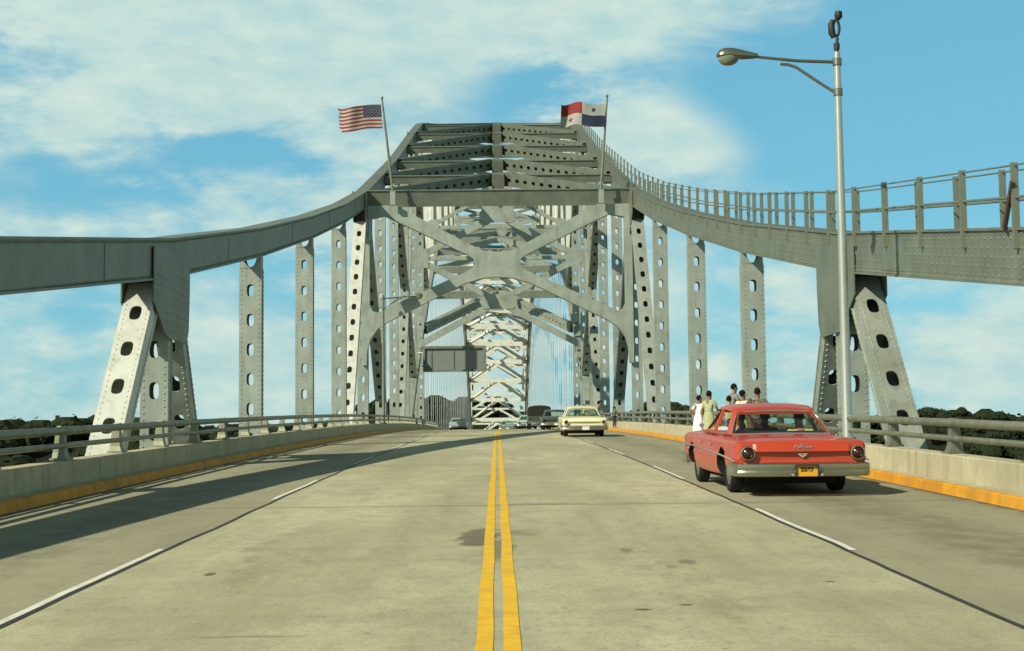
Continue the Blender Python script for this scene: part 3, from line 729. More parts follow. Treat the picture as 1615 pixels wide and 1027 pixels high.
# ------------------------------------------------------------------ street lamps
def street_lamp(label, loc, flip=1, h=7.85, device=True, pm='pole'):
    t = thing('street_lamp', label, 'street lamp', loc, 0, 'street lamps on the parapets')
    b = MB(); b.tube([(0, 0, .05), (0, 0, .1), (0, 0, h * .5), (0, 0, h)], [.115, .105, .088, .066], 14); b.build('pole', pm, t, smooth=40)
    b = MB(); b.box((-.17, -.17, 0), (.17, .17, .05))
    for dx in (-.12, .12):
        for dy in (-.12, .12): b.tube([(dx, dy, .05), (dx, dy, .09)], .02, 6)
    b.build('base_plate', 'darkmetal', t)
    f = -flip
    b = MB(); za = h - .20
    b.tube([(f * .04, 0, za), (f * .8, 0, za + .03), (f * 1.65, 0, za + .12)], [.036, .034, .030], 8); b.build('arm', 'lampmetal', t, smooth=40)
    b = MB(); b.tube([(f * .06, 0, za - .62), (f * .30, 0, za - .47), (f * .62, 0, za - .25), (f * .82, 0, za - .11), (f * .98, 0, za - .05), (f * 1.15, 0, za - .03)], .032, 8); b.build('brace', 'lampmetal', t, smooth=50)
    for zz in (za, za - .62):
        b = MB(); b.tube([(0, 0, zz - .07), (0, 0, zz + .07)], .095, 12); b.build('collar', 'lampmetal', t, smooth=40)
    hd = MB(); rings = []
    for (u, hy, zu, zl) in ((1.60, .05, .045, -.045), (1.70, .065, .07, -.06), (1.9, .105, .12, -.07), (2.1, .145, .165, -.06), (2.28, .155, .165, -.03), (2.38, .13, .12, -.015), (2.44, .05, .04, -.01)):
        rings.append([(f * u, hy * math.cos(q * math.pi / 7), za + .14 + (zu if math.sin(q * math.pi / 7) >= 0 else -zl) * math.sin(q * math.pi / 7)) for q in range(14)])
    hd.loft(rings); head = hd.build('lamp_head', 'lampmetal', t, smooth=50)
    lb = MB(); rings = []
    for k in range(7):
        th = k / 6 * math.pi / 2; rr = math.cos(th); zz = math.sin(th)
        rings.append([(f * (2.19 + .02 * zz + .215 * rr ** .8 * math.cos(q * math.pi / 7)), .145 * rr ** .8 * math.sin(q * math.pi / 7), za + .125 - .18 * zz) for q in range(14)])
    lb.loft(rings); lb.build('lens', 'lampglass', head, smooth=50)
    if device:
        dv = MB(); dv.tube([(0, 0, h), (0, 0, h + .14), (.02, 0, h + .3)], [.05, .035, .03], 8)
        dv.tube([(0, 0, h + .06), (0, 0, h + .18)], .062, 8)
        ring = [(.0 + .06 * math.cos(k * math.pi / 8), 0, h + .50 + .17 * math.sin(k * math.pi / 8)) for k in range(17)]
        dv.tube(ring, [.03] * 17, 8, caps=False)
        dv.tube([(.03, 0, h + .68), (.05, 0, h + .74), (.06, 0, h + .84)], [.05, .085, .07], 8)
        dv.tube([(-.06, 0, h + .3), (-.09, 0, h + .4), (-.1, 0, h + .58), (-.06, 0, h + .66)], [.05, .075, .065, .05], 8)
        dv.build('beacon', 'darkmetal', t, smooth=50)
    return t
street_lamp('tall silvery lamp post with curved brace, standing on the right parapet behind the red car', (6.93, 28.9, zr(28.9) + .52), 1)
street_lamp('distant lamp post at the left parapet, its arm showing inside the portal', (-6.93, 89, zr(89) + .52), -1, device=False, pm='steel_dark')
# ------------------------------------------------------------------ cars
def car_body(par):
    st = par['stations']; rings = []
    for (y, ww, zs, zd, zb) in st:
        h = [(0, zb), (.70 * ww, zb), (.93 * ww, zb + .05), (.985 * ww, zb + .16), (ww, .53), (.975 * ww, .60), (.99 * ww, zs - .07), (.975 * ww, zs - .015), (.93 * ww, zs), (.86 * ww, zs - .004), (.74 * ww, zd - .012), (.4 * ww, zd), (0, zd + .006)]
        rings.append([(x, y, z) for x, z in h] + [(-x, y, z) for x, z in reversed(h[1:-1])])
    b = MB(); b.loft(rings); o = b.build('body', par['paint'], None, merge=True)
    cut = MB()
    for yc in par['axles']:
        for sg in (-1, 1):
            cut.tube([(sg * .55, yc, .30), (sg * 1.3, yc, .30)], par.get('arch', .375), 28)
    co = cut.build('cutter', par['paint'], None)
    md = o.modifiers.new('b', 'BOOLEAN'); md.operation = 'DIFFERENCE'; md.object = co; md.solver = 'EXACT'
    apply_mods(o); me = o.data
    bpy.data.objects.remove(co)
    me.materials.append(M['black'])          # wheel wells in black
    for p in me.polygons:
        for yc in par['axles']:
            if abs(p.center.x) < .552 and math.hypot(p.center.y - yc, p.center.z - .3) < .38 and abs(p.normal.x) > .9: p.material_index = 1
            vs_ = [me.vertices[i].co for i in p.vertices]
            if all(abs(math.hypot(c_.y - yc, c_.z - .3) - par.get('arch', .375)) < .012 for c_ in vs_): p.material_index = 1
    me.polygons.foreach_set('use_smooth', [True] * len(me.polygons)); me.set_sharp_from_angle(angle=R(32))
    return o
def lerp(a, b_, t): return Vector(a) + (Vector(b_) - Vector(a)) * t
def sedan(label, loc, rz, paint, seats='seat', tail='round', detail=True, group=None, plate=True, boxy=False):
    t = thing('sedan', label, 'car', loc, rz, group)
    par = dict(paint=paint, axles=(-1.36, 1.46), stations=[
        (-2.50, .895, .735, .745, .36), (-2.46, .93, .765, .785, .33), (-2.30, .950, .785, .815, .30), (-1.9, .958, .795, .835, .26), (-1.25, .962, .81, .855, .22), (-.5, .966, .815, .865, .20),
        (.3, .966, .82, .87, .20), (1.0, .962, .83, .875, .22), (1.5, .955, .835, .88, .25), (2.1, .945, .82, .86, .28), (2.4, .925, .785, .82, .32), (2.5, .88, .73, .75, .37)])
    body = car_body(par); body.parent = t
    # roof skin with pillars
    g = MB()
    ROOF = [(-.80, .60, 1.195), (-.70, .635, 1.225), (-.35, .665, 1.262), (0, .67, 1.272), (.3, .66, 1.262), (.47, .635, 1.225)]
    rings = []
    for (y, hw, zt_) in ROOF:
        pr = [(-1, -.045), (-.985, -.01), (-.90, .012), (-.6, .036), (0, .05), (.6, .036), (.90, .012), (.985, -.01), (1, -.045)]
        rings.append([(x * hw, y, zt_ + dz) for x, dz in pr] + [(.93 * hw, y, zt_ - .05), (-.93 * hw, y, zt_ - .05)])
    g.loft(rings)
    g.build('roof', paint, t, smooth=35)
    base = {'c0': (.755, -1.16, .845), 'c1': (.80, -.98, .85), 'b': (.815, -.08, .86), 'a': (.80, .82, .865), 'v': (.78, .98, .865)}
    top = {'c0': (.585, -.76, 1.185), 'c1': (.63, -.66, 1.20), 'b': (.65, -.04, 1.225), 'a': (.63, .38, 1.20), 'v': (.605, .45, 1.19)}
    for sg in (-1, 1):
        pb = MB()
        mx = lambda p: Vector((p[0] * sg, p[1], p[2]))
        for a_, c_ in (('c0', 'c1'), ('a', 'v')):
            A, B_, C_, D = mx(base[a_]), mx(base[c_]), mx(top[c_]), mx(top[a_]); inn = Vector((-sg * .05, 0, 0))
            pb.hexa([A, B_, B_ + inn, A + inn, D, C_, C_ + inn, D + inn])
        pb.beam(mx(base['b']), mx(top['b']), (0, 1, 0), .075, .04)
        pb.beam(mx((.815, -1.0, .857)), mx((.815, .95, .872)), (1, 0, 0), .05, .03)
        pb.build('pillar_frame', paint, t)
    tr = MB()    # bright strip round the back window
    for sg in (-1, 1):
        tr.tube([(sg * .75, -1.185, .85), (sg * .67, -.97, 1.03), (sg * .585, -.785, 1.175), (sg * .52, -.79, 1.19)], .013, 6)
    tr.tube([(-.52, -.79, 1.19), (0, -.80, 1.20), (.52, -.79, 1.19)], .011, 6); tr.tube([(-.75, -1.185, .85), (0, -1.24, .862), (.75, -1.185, .85)], .015, 6)
    tr.build('window_trim', 'brightchrome', t, smooth=60)
    gl = MB(); nu = 8; rows = []
    for k in range(5):
        f = k / 4; row = []
        for i in range(nu + 1):
            u = -1 + 2 * i / nu; row.append(Vector((u * (.74 - .165 * f), -1.175 + .40 * f - .035 * (1 - u * u) - .03 * math.sin(f * math.pi), .85 + .345 * f)))
        rows.append(row)
    gl.loft(rows, closed=False, caps=False); gl.build('rear_window', 'glass', t, smooth=60)
    gl = MB(); rows = []
    for k in range(5):
        f = k / 4; rows.append([Vector(((-1 + 2 * i / nu) * (.765 - .165 * f), .99 - .54 * f + .05 * (1 - (-1 + 2 * i / nu) ** 2), .875 + .32 * f)) for i in range(nu + 1)])
    gl.loft(rows, closed=False, caps=False); gl.build('windscreen', 'glass', t, smooth=60)
    for sg in (-1, 1):
        for a_, c_ in ((('c1', 'b'), ('b', 'a')) if sg > 0 else (('c1', 'b'),)):
            A, B_, C_, D = [Vector((p[0] * sg - sg * .03, p[1], p[2])) for p in (base[a_], base[c_], top[c_], top[a_])]
            q = MB(); q.face([A, B_, C_, D]); q.build('side_window', 'glass', t)
    # seats: backs reach over the belt line
    for nm, y0 in (('rear_seat', -.72), ('front_seat', .12)):
        q = MB(); q.loft([[(x, y0 - .09, z) for x, z in ((-.62, .3), (.62, .3), (.64, .74), (.58, .86), (-.58, .86), (-.64, .74))], [(x, y0 + .09, z) for x, z in ((-.62, .3), (.62, .3), (.64, .74), (.57, .84), (-.57, .84), (-.64, .74))]])
        q.build(nm, seats, t)
    q = MB(); q.box((-.70, -1.10, .872), (.70, .86, .884)); q.build('parcel_shelf', 'seat', t)
    q = MB(); q.box((-.57, -.68, 1.168), (.57, .36, 1.176)); q.build('roof_lining', 'seat', t)
    q = MB(); q.tube([(-.36 + .17 * math.cos(k * math.pi / 10), .62 + .05 * math.sin(k * math.pi / 10), .92 + .15 * math.sin(k * math.pi / 10)) for k in range(21)], .013, 6, caps=False); q.build('steering_wheel', 'black', t)
    # wheels
    first = None
    for yc in par['axles']:
        for sg in (-1, 1):
            wl = bpy.data.objects.new('wheel', None); sc.collection.objects.link(wl); wl.parent = t
            wl.location = (sg * .76, yc, .315); wl.rotation_euler = (0, 0, 0 if sg > 0 else math.pi)
            if first is None:
                q = MB(); sec = [(-.085, .21), (-.095, .26), (-.088, .298), (-.065, .313), (.065, .313), (.088, .298), (.095, .26), (.085, .21)]
                q.loft([[(x, r_ * math.cos(k * math.pi / 14), r_ * math.sin(k * math.pi / 14)) for x, r_ in sec] for k in range(29)], caps=False); ty = q.build('tyre', 'black', wl, smooth=40)
                q = MB(); sec = [(.04, .215), (.075, .205), (.06, .17), (.07, .13), (.095, .10), (.11, .03), (.112, 0.001)]
                q.loft([[(x, r_ * math.cos(k * math.pi / 14), r_ * math.sin(k * math.pi / 14)) for x, r_ in sec] for k in range(29)], closed=False, caps=False); rm = q.build('hubcap', 'chrome', wl, smooth=40)
                first = (ty.data, rm.data)
            else:
                link('tyre', first[0], wl); link('hubcap', first[1], wl)
    q = MB(); q.box((-.66, -1.8, .14), (.66, 1.7, .30)); q.build('underbody', 'black', t)
    # bumpers
    def bumper(front):
        path = [(.985, -2.02), (.99, -2.3), (.985, -2.48), (.95, -2.575), (.85, -2.62), (.5, -2.655), (0, -2.665)]
        path = [(-x, y) for x, y in path[:-1]] + [(x, y) for x, y in reversed(path)]
        sec = [(0, .285), (.022, .30), (.030, .345), (.018, .375), (.030, .41), (.025, .455), (0, .470), (-.03, .46), (-.03, .295)]
        rings = []
        for i, (x, y) in enumerate(path):
            a = path[max(0, i - 1)]; c = path[min(len(path) - 1, i + 1)]; tx, ty_ = c[0] - a[0], c[1] - a[1]; ll = math.hypot(tx, ty_); nx, ny = ty_ / ll, -tx / ll
            rings.append([((x + nx * o_) * (.94 if front else .965), (y + ny * o_) * (-.975 if front else 1), z) for o_, z in sec])
        q = MB(); q.loft(rings); return q.build('bumper', 'chrome', t, smooth=30)
    rb = bumper(False); bumper(True)
    # rear panel with its crease and recess
    q = MB()
    prof = [(-2.485, .758), (-2.515, .735), (-2.55, .665), (-2.56, .634), (-2.548, .626), (-2.495, .618), (-2.492, .585), (-2.487, .545), (-2.505, .50), (-2.505, .47), (-2.47, .46), (-2.45, .74)]
    rings = []
    for x, k in ((-.70, .0), (-.66, 1), (-.3, 1.12), (0, 1.16), (.3, 1.12), (.66, 1), (.70, .0)):
        rings.append([(x, -2.48 + (y + 2.48) * (k if k else .55), z) for y, z in prof])
    q.loft(rings); q.build('rear_panel', paint, t, smooth=25)
    for sg in (-1, 1):
        tl = bpy.data.objects.new('taillight', None); sc.collection.objects.link(tl); tl.parent = t; tl.location = (sg * .785, -2.50, .612)
        def lathe(sec, seg=24, sx_=1.0):
            z_ = MB(); z_.loft([[(r_ * math.cos(k * 2 * math.pi / seg) * sx_, y, r_ * math.sin(k * 2 * math.pi / seg)) for r_, y in sec] for k in range(seg + 1)], closed=False, caps=False); return z_
        k = .84 if tail == 'round' else .8
        lathe([(.128 * k, .06), (.126 * k, -.03), (.120 * k, -.075), (.104 * k, -.08), (.098 * k, -.05)]).build('ring', 'chrome' if tail == 'round' else paint, tl, smooth=50)
        lathe([(.10 * k, -.045), (.085 * k, -.07), (.045 * k, -.085), (.04 * k, -.10), (.025 * k, -.108), (0.001, -.11)]).build('lens', 'lens', tl, smooth=50)
    # side strip, sill strip and handles
    for sg in (-1, 1):
        q = MB(); q.tube([(sg * .972, y, z) for y, z in ((-2.44, .50), (-2.2, .522), (-1.2, .565), (0, .60), (1.2, .625), (2.3, .64))], .012, 6); q.build('trim_strip', 'brightchrome', t)
        for y in (-.55, .38):
            q = MB(); q.tube([(sg * .967, y - .08, .70), (sg * .985, y - .06, .705), (sg * .985, y + .06, .705), (sg * .967, y + .08, .70)], .010, 6); q.build('door_handle', 'brightchrome', t)
    if detail:
        q = MB()      # bright maker's badge: a winged shield with a small ornament over a line of script
        q.extrude_poly([(-.045, .603), (-.07, .612), (-.06, .585), (0, .545), (.06, .585), (.07, .612), (.045, .603), (0, .607)], [[(-.026, .592), (0, .570), (.026, .592)]], lambda u, v, ww: Vector((u, -2.505 + ww - .02, v)), .012)
        q.build('badge', 'brightchrome', t)
        cu = bpy.data.curves.new('script', 'FONT'); cu.body = 'Fairlane'; cu.size = .072; cu.extrude = .004; cu.align_x = 'CENTER'; cu.shear = .35; cu.space_character = 1.15
        tmp = bpy.data.objects.new('script', cu); sc.collection.objects.link(tmp); dg = bpy.context.evaluated_depsgraph_get(); dg.update()
        me = bpy.data.meshes.new_from_object(tmp.evaluated_get(dg), depsgraph=dg); bpy.data.objects.remove(tmp)
        me.materials.clear(); me.materials.append(M['brightchrome']); o = link('name_script', me, t); o.location = (0, -2.566, .675); o.rotation_euler = (R(90 - 14), 0, 0)
        q = MB(); q.tube([(0, -2.53, .735), (0, -2.555, .725)], .016, 8); q.tube([(-.03, -2.54, .735), (.03, -2.54, .735)], .007, 6); q.build('trunk_lock', 'brightchrome', t)
        q = MB(); q.tube([(-.90, .50, .88), (-.93, .5, .95)], .012, 6); q.loft([[(-.93 + .04 * math.cos(a_) * k, .46 + d_, .965 + .035 * math.sin(a_) * k) for a_ in [i * math.pi / 6 for i in range(12)]] for d_, k in ((-.01, 1), (.02, .95), (.05, .5))])
        q.build('side_mirror', 'brightchrome', t, smooth=40)
    if plate:
        lp = bpy.data.objects.new('licence_plate', None); sc.collection.objects.link(lp); lp.parent = t; lp.location = (.02, -2.705, .366)
        q = MB(); q.box((-.15, -.006, -.075), (.15, .006, .075)); q.build('plate', 'plate' if detail else 'white', lp)
        if detail:
            cu = bpy.data.curves.new('numbers', 'FONT'); cu.body = '3587'; cu.size = .085; cu.extrude = .002; cu.offset = .004; cu.align_x = 'CENTER'; cu.space_character = 1.1
            tmp = bpy.data.objects.new('numbers', cu); sc.collection.objects.link(tmp); dg = bpy.context.evaluated_depsgraph_get(); dg.update()
            me = bpy.data.meshes.new_from_object(tmp.evaluated_get(dg), depsgraph=dg); bpy.data.objects.remove(tmp)
            me.materials.clear(); me.materials.append(M['darkmetal']); o = link('digits', me, lp); o.location = (0, -.0085, -.008); o.rotation_euler = (R(90), 0, 0)
            q = MB(); q.box((-.16, -.05, .076), (.16, .0, .09)); q.box((-.16, -.03, -.08), (-.151, 0, .076)); q.box((.151, -.03, -.08), (.16, 0, .076)); q.build('holder', 'darkmetal', lp)
            for sg in (-1, 1):
                q = MB(); q.tube([(sg * .205, -.005, -.055), (sg * .205, -.03, -.055)], [.026, .018], 10); q.build('plate_lamp', 'brightchrome', lp)
    return t
def pitch_on(t, y): t.rotation_euler = (math.atan(G0 - 2 * KK * min(y, 300)), 0, t.rotation_euler.z)
def put(x, y): return (x, y, zr(y) + .006)
red = sedan('bright red four-door sedan with round taillights and yellow plate, nearest car in the right lane', put(4.25, 23.25), R(1.5), 'red'); pitch_on(red, 23)
c2 = sedan('cream sedan farther up the right lane, ahead of the red car', put(3.65, 63.5), 0, 'cream', tail='small', detail=False); pitch_on(c2, 63)
c3 = sedan('dark green sedan in the right lane, partly hidden behind the cream car', put(3.75, 96), 0, 'darkgreen', tail='small', detail=False); pitch_on(c3, 96)
c4 = sedan('teal sedan at the crest of the road just right of the yellow centre line', put(1.15, 176), 0, 'teal', tail='small', detail=False); pitch_on(c4, 176)
c5 = sedan('pale blue sedan at the crest of the road in the left lanes, coming this way', put(-4.05, 152), math.pi, 'paleblue', tail='small', detail=False); c5.rotation_euler = (-math.atan(G0 - 2 * KK * 152), 0, math.pi)
c6 = sedan('pale sedan almost hidden beyond the crest, left of the dark truck', put(2.75, 136), 0, 'paleblue', tail='small', detail=False); pitch_on(c6, 136)
# tall dark truck with a canvas cover
tk = thing('truck', 'tall dark canvas-covered light truck just left of the dark green sedan', 'truck', put(3.05, 108)); pitch_on(tk, 108)
b = MB(); b.loft([[(x, y, z) for x, z in ((-.84, .52), (.84, .52), (.84, .95), (-.84, .95))] for y in (-2.2, .9)]); b.build('cargo_bed', 'darkgreen', tk)
b = MB(); b.loft([[(x, y, z) for x, z in ((-.84, .951), (.84, .951), (.82, 1.5), (.76, 1.62), (.4, 1.70), (0, 1.72), (-.4, 1.70), (-.76, 1.62), (-.82, 1.5))] for y in (-2.18, -1.4, -.6, .35)]); b.build('canvas_cover', 'canvas', tk)
b = MB(); b.loft([[(x, y, z) for x, z in ((-.82, .5), (.82, .5), (.82, .95), (.66, zt_), (-.66, zt_), (-.82, .95))] for y, zt_ in ((.901, 1.58), (1.5, 1.58), (1.75, 1.0), (2.5, .98))]); b.build('cab', 'darkgreen', tk)
b = MB(); b.box((-.85, -2.32, .42), (.85, -2.202, .55)); b.build('bumper', 'chrome', tk)
for sgx in (-1, 1):
    b = MB(); b.tube([(sgx * .7, -2.203, .75), (sgx * .7, -2.24, .75)], .06, 10); b.build('taillight', 'lens', tk)
    for yy in (-1.35, 1.6):
        b = MB(); b.tube([(sgx * .62, yy, .36), (sgx * .84, yy, .36)], .36, 20); b.build('wheel', 'black', tk, smooth=40)
# ------------------------------------------------------------------ people
def skin_mesh(name, verts, edges, radii, root, mt, parent, sub=1):
    me = bpy.data.meshes.new(name); me.from_pydata(verts, edges, [])
    o = link(name, me, parent)
    bm = bmesh.new(); bm.from_mesh(me); ly = bm.verts.layers.skin.verify()
    for i, v in enumerate(bm.verts):
        r = radii[i]; v[ly].radius = r if isinstance(r, tuple) else (r, r); v[ly].use_root = (i == root)
    bm.to_mesh(me); bm.free()
    sk = o.modifiers.new('s', 'SKIN'); sk.use_smooth_shade = True; sk.branch_smoothing = .3
    ss = o.modifiers.new('u', 'SUBSURF'); ss.levels = sub; ss.render_levels = sub
    apply_mods(o); o.data.materials.clear(); o.data.materials.append(M[mt])
    o.data.polygons.foreach_set('use_smooth', [True] * len(o.data.polygons))
    return o
def person(label, loc, rz, h, skin, top, bottom, kind='trousers', arms='lean', seated=False, group=None, head_turn=0.0, lean=0.0):
    t = thing('person', label, 'person', loc, rz, group); k = h / 1.76
    J = {}
    if not seated:
        J.update(pelvis=(0, 0, .96), waist=(0, .02 + lean * .3, 1.12), chest=(0, .04 + lean * .8, 1.32), neck=(0, .04 + lean, 1.48), jaw=(0, .075 + lean * 1.1, 1.555), head=(0, .055 + lean * 1.15, 1.64), crown=(0, .05 + lean * 1.15, 1.715),
                 hipL=(-.09, 0, .90), kneeL=(-.10, .03, .50), ankL=(-.11, -.02, .085), toeL=(-.13, .13, .03), hipR=(.09, 0, .90), kneeR=(.10, .045, .50), ankR=(.11, .01, .085), toeR=(.14, .16, .03))
    else:
        J.update(pelvis=(0, 0, .16), waist=(0, -.04, .32), chest=(0, -.06, .52), neck=(0, -.05, .68), jaw=(0, -.01, .755), head=(0, -.02, .84), crown=(0, -.025, .915),
                 hipL=(-.09, .04, .14), kneeL=(-.12, .44, .20), ankL=(-.12, .50, -.18), toeL=(-.12, .64, -.2), hipR=(.09, .04, .14), kneeR=(.12, .44, .20), ankR=(.12, .50, -.18), toeR=(.12, .64, -.2))
    c = Vector(J['chest'])
    for s_, sg in (('L', -1), ('R', 1)):
        sh = c + Vector((sg * .175, -.01, .10)); a = arms if isinstance(arms, str) else arms[0 if sg < 0 else 1]
        if a == 'lean': el, wr, dr = sh + Vector((sg * .08, .10, -.26)), sh + Vector((sg * .02, .34, -.28)), Vector((-sg * .02, .08, -.02))
        elif a == 'down': el, wr, dr = sh + Vector((sg * .07, -.03, -.29)), sh + Vector((sg * .08, .04, -.54)), Vector((0, .015, -.085))
        elif a == 'hip': el, wr, dr = sh + Vector((sg * .20, -.08, -.24)), sh + Vector((sg * .04, .06, -.40)), Vector((-sg * .06, .03, -.05))
        elif a == 'wheel': el, wr, dr = sh + Vector((sg * .07, .10, -.24)), sh + Vector((0, .36, -.10)), Vector((0, .07, .04))
        elif a == 'sill': el, wr, dr = sh + Vector((sg * .31, .10, .035)), sh + Vector((sg * .27, .36, .02)), Vector((-.03, .08, .01))
        J['sh' + s_] = tuple(sh); J['el' + s_] = tuple(el); J['wr' + s_] = tuple(wr); J['pa' + s_] = tuple(wr + dr * .75)
        d = dr.normalized(); sid = d.cross(Vector((0, 0, 1))); sid = sid.normalized() if sid.length > .2 else Vector((1, 0, 0)) ; cu = d.cross(sid) * (.25)
        for f_, (off, ln) in enumerate(((-.030, .070), (-.010, .080), (.010, .076), (.028, .060))):
            b0 = wr + dr * 1.0 + sid * off; J['f%d0' % f_ + s_] = tuple(b0); m_ = b0 + d * ln * .5 + cu * ln * .3; J['f%d1' % f_ + s_] = tuple(m_); J['f%d2' % f_ + s_] = tuple(m_ + d * ln * .45 + cu * ln * 1.2)
        tb = wr + dr * .45 - sid * .03 * sg; J['t0' + s_] = tuple(tb); J['t1' + s_] = tuple(tb + (d * .6 - sid * sg) .normalized() * .05)
    E = [('pelvis', 'waist'), ('waist', 'chest'), ('chest', 'neck'), ('neck', 'jaw'), ('jaw', 'head'), ('head', 'crown')]
    for s_ in 'LR':
        E += [('chest', 'sh' + s_), ('sh' + s_, 'el' + s_), ('el' + s_, 'wr' + s_), ('wr' + s_, 'pa' + s_), ('pelvis', 'hip' + s_), ('hip' + s_, 'knee' + s_), ('knee' + s_, 'ank' + s_), ('ank' + s_, 'toe' + s_), ('pa' + s_, 't0' + s_), ('t0' + s_, 't1' + s_)]
        for f_ in range(4): E += [('pa' + s_, 'f%d0' % f_ + s_), ('f%d0' % f_ + s_, 'f%d1' % f_ + s_), ('f%d1' % f_ + s_, 'f%d2' % f_ + s_)]
    rad = dict(pelvis=(.145, .11), waist=(.125, .095), chest=(.15, .11), neck=.052, jaw=(.062, .075), head=(.078, .095), crown=(.055, .065))
    for s_ in 'LR':
        rad.update({'sh' + s_: .055, 'el' + s_: .040, 'wr' + s_: .028, 'pa' + s_: (.036, .018), 'hip' + s_: .085, 'knee' + s_: .056, 'ank' + s_: .038, 'toe' + s_: .034, 't0' + s_: .012, 't1' + s_: .009})
        for f_ in range(4):
            for q in range(3): rad['f%d%d' % (f_, q) + s_] = .0095 - q * .001
    names = list(J); ix = {n: i for i, n in enumerate(names)}
    sc_ = lambda p: tuple(v * k for v in p); rsc = lambda r: tuple(v * k for v in r) if isinstance(r, tuple) else r * k
    skin_mesh('body', [sc_(J[n]) for n in names], [(ix[a], ix[b_]) for a, b_ in E], [rsc(rad[n]) for n in names], ix['pelvis'], skin, t)
    # shirt
    mid = {}
    for s_ in 'LR':
        mid['sl' + s_] = tuple(lerp(J['sh' + s_], J['el' + s_], .75))
    hem = tuple(lerp(J['pelvis'], J['waist'], -.1))
    col = tuple(lerp(J['chest'], J['neck'], .72))
    vs = [hem, J['waist'], J['chest'], col, J['shL'], mid['slL'], J['shR'], mid['slR']]
    skin_mesh('shirt', [sc_(v) for v in vs], [(0, 1), (1, 2), (2, 3), (2, 4), (4, 5), (2, 6), (6, 7)], [rsc(r) for r in ((.165, .125), (.142, .112), (.168, .128), (.07, .065), .078, .066, .078, .066)], 0, top, t)
    if kind == 'skirt':
        b = MB(); p0 = Vector(J['waist']); rings = []
        for (dz, rx, ry) in ((-.02, .135, .105), (-.14, .18, .145), (-.3, .20, .17), (-.48, .225, .20), (-.60, .24, .215), (-.602, .22, .195), (-.3, .17, .14)):
            rings.append([sc_((rx * math.cos(q * math.pi / 10) * (1 + .04 * math.cos(q * 1.6)), p0.y * .5 + ry * math.sin(q * math.pi / 10), p0.z + dz)) for q in range(20)])
        b.loft(rings, caps=False); b.build('skirt', bottom, t, smooth=60)
    else:
        vs = [J['pelvis']]; es = []; rs = [(.158, .122)]
        for s_ in 'LR':
            i = len(vs); vs += [J['hip' + s_], J['knee' + s_], tuple(lerp(J['knee' + s_], J['ank' + s_], .93))]; es += [(0, i), (i, i + 1), (i + 1, i + 2)]; rs += [.10, .075, .066]
        skin_mesh('trousers', [sc_(v) for v in vs], es, [rsc(r) for r in rs], 0, bottom, t)
    # hair: a cap over the crown and the back of the head
    b = MB(); hc = Vector(J['head']) + Vector((0, -.018, .025)); rings = []
    for i in range(9):
        th = math.pi * i / 11
        ring = []
        for q in range(16):
            an = q * math.pi / 8; fr = math.sin(an)
            th2 = th * (.74 if fr > .2 else 1.0 if fr < -.2 else .9)
            jit = 1 + .16 * noise.noise(Vector((math.cos(an) * 3, math.sin(an) * 3, th * 4 + h * 9)))
            ring.append(sc_((hc.x + .083 * math.sin(th2) * math.cos(an) * jit, hc.y + .100 * math.sin(th2) * fr * jit, hc.z + .100 * math.cos(th2) * jit)))
        rings.append(ring)
    b.loft(rings, caps=False); b.build('hair', 'hair', t, smooth=70)
    # face: nose, eyes, ears
    b = MB(); hd = Vector(J['head'])
    b.loft([[sc_((hd.x + x * s1, hd.y + y, hd.z + z)) for x in (-1, 1) for _ in (0,)] + [sc_((hd.x, hd.y + y + .02 * (s1 > .01), hd.z + z))] for s1, y, z in ((.006, .093, .0), (.014, .098, -.035), (.016, .095, -.045))], caps=True)
    for sg in (-1, 1):
        b.dome(sc_((hd.x + sg * .085, hd.y - .005, hd.z - .02)), (sg, 0, 0), .03 * k, .02 * k, 8)
    b.build('nose_and_ears', skin, t)
    b = MB()
    for sg in (-1, 1): b.dome(sc_((hd.x + sg * .03, hd.y + .088, hd.z + .002)), (0, 1, 0), .012 * k, .008 * k, 8)
    b.build('eyes', 'hair', t)
    return t
GRP = 'people looking over the right-hand parapet'
FE = -math.pi / 2       # faces the rail (+x)
KT = .152               # top of the kerb walkway over the road
def pr(x, y, up=0.0): return (x, y, zr(y) + up)
person('person in white dress, standing left of the group beyond the red car', pr(6.22, 45.2), FE * .7, 1.56, 'skin1', 'cl_white', 'cl_white', 'skirt', 'hip', group=GRP)
person('person in olive print blouse and skirt, standing next to the person in white', pr(6.28, 43.4), FE * .5, 1.68, 'skin1', 'cl_olive', 'cl_olive', 'skirt', ('down', 'lean'), group=GRP)
person('tall person in grey shirt standing on the kerb, highest head of the group', pr(6.60, 41.2, KT), FE * .8, 1.70, 'skin1', 'cl_grey', 'cl_khaki', 'trousers', 'lean', lean=.06, group=GRP)
person('short person in cream top showing just over the roof of the red car', pr(6.12, 38.6), FE * .3, 1.50, 'skin2', 'cl_cream', 'cl_navy', 'trousers', 'down', group=GRP)
person('person with dark hair and cream sleeve, between the grey shirt and the dark print shirt', pr(6.38, 38.1), FE * .6, 1.64, 'skin1', 'cl_cream', 'cl_olive', 'skirt', 'down', group=GRP)
person('person in dark print shirt, rightmost of the group over the red roof', pr(6.42, 36.0), FE * .2, 1.68, 'skin1', 'cl_dark', 'cl_navy', 'trousers', 'hip', group=GRP)
person('person leaning by the rail just right of the cream car', pr(6.60, 96, KT), FE, 1.74, 'skin1', 'cl_dark', 'cl_khaki', 'trousers', 'lean', lean=.12, group='people far along the parapet')
person('person at the rail showing over the roof of the cream car', pr(6.60, 112, KT), FE, 1.70, 'skin1', 'cl_cream', 'cl_navy', 'trousers', 'lean', group='people far along the parapet')
person('small person at the rail behind the cream car, near the bridge leg', pr(6.60, 82.5, KT), FE * .6, 1.22, 'skin1', 'cl_dark', 'cl_navy', 'trousers', 'lean', group='people far along the parapet')
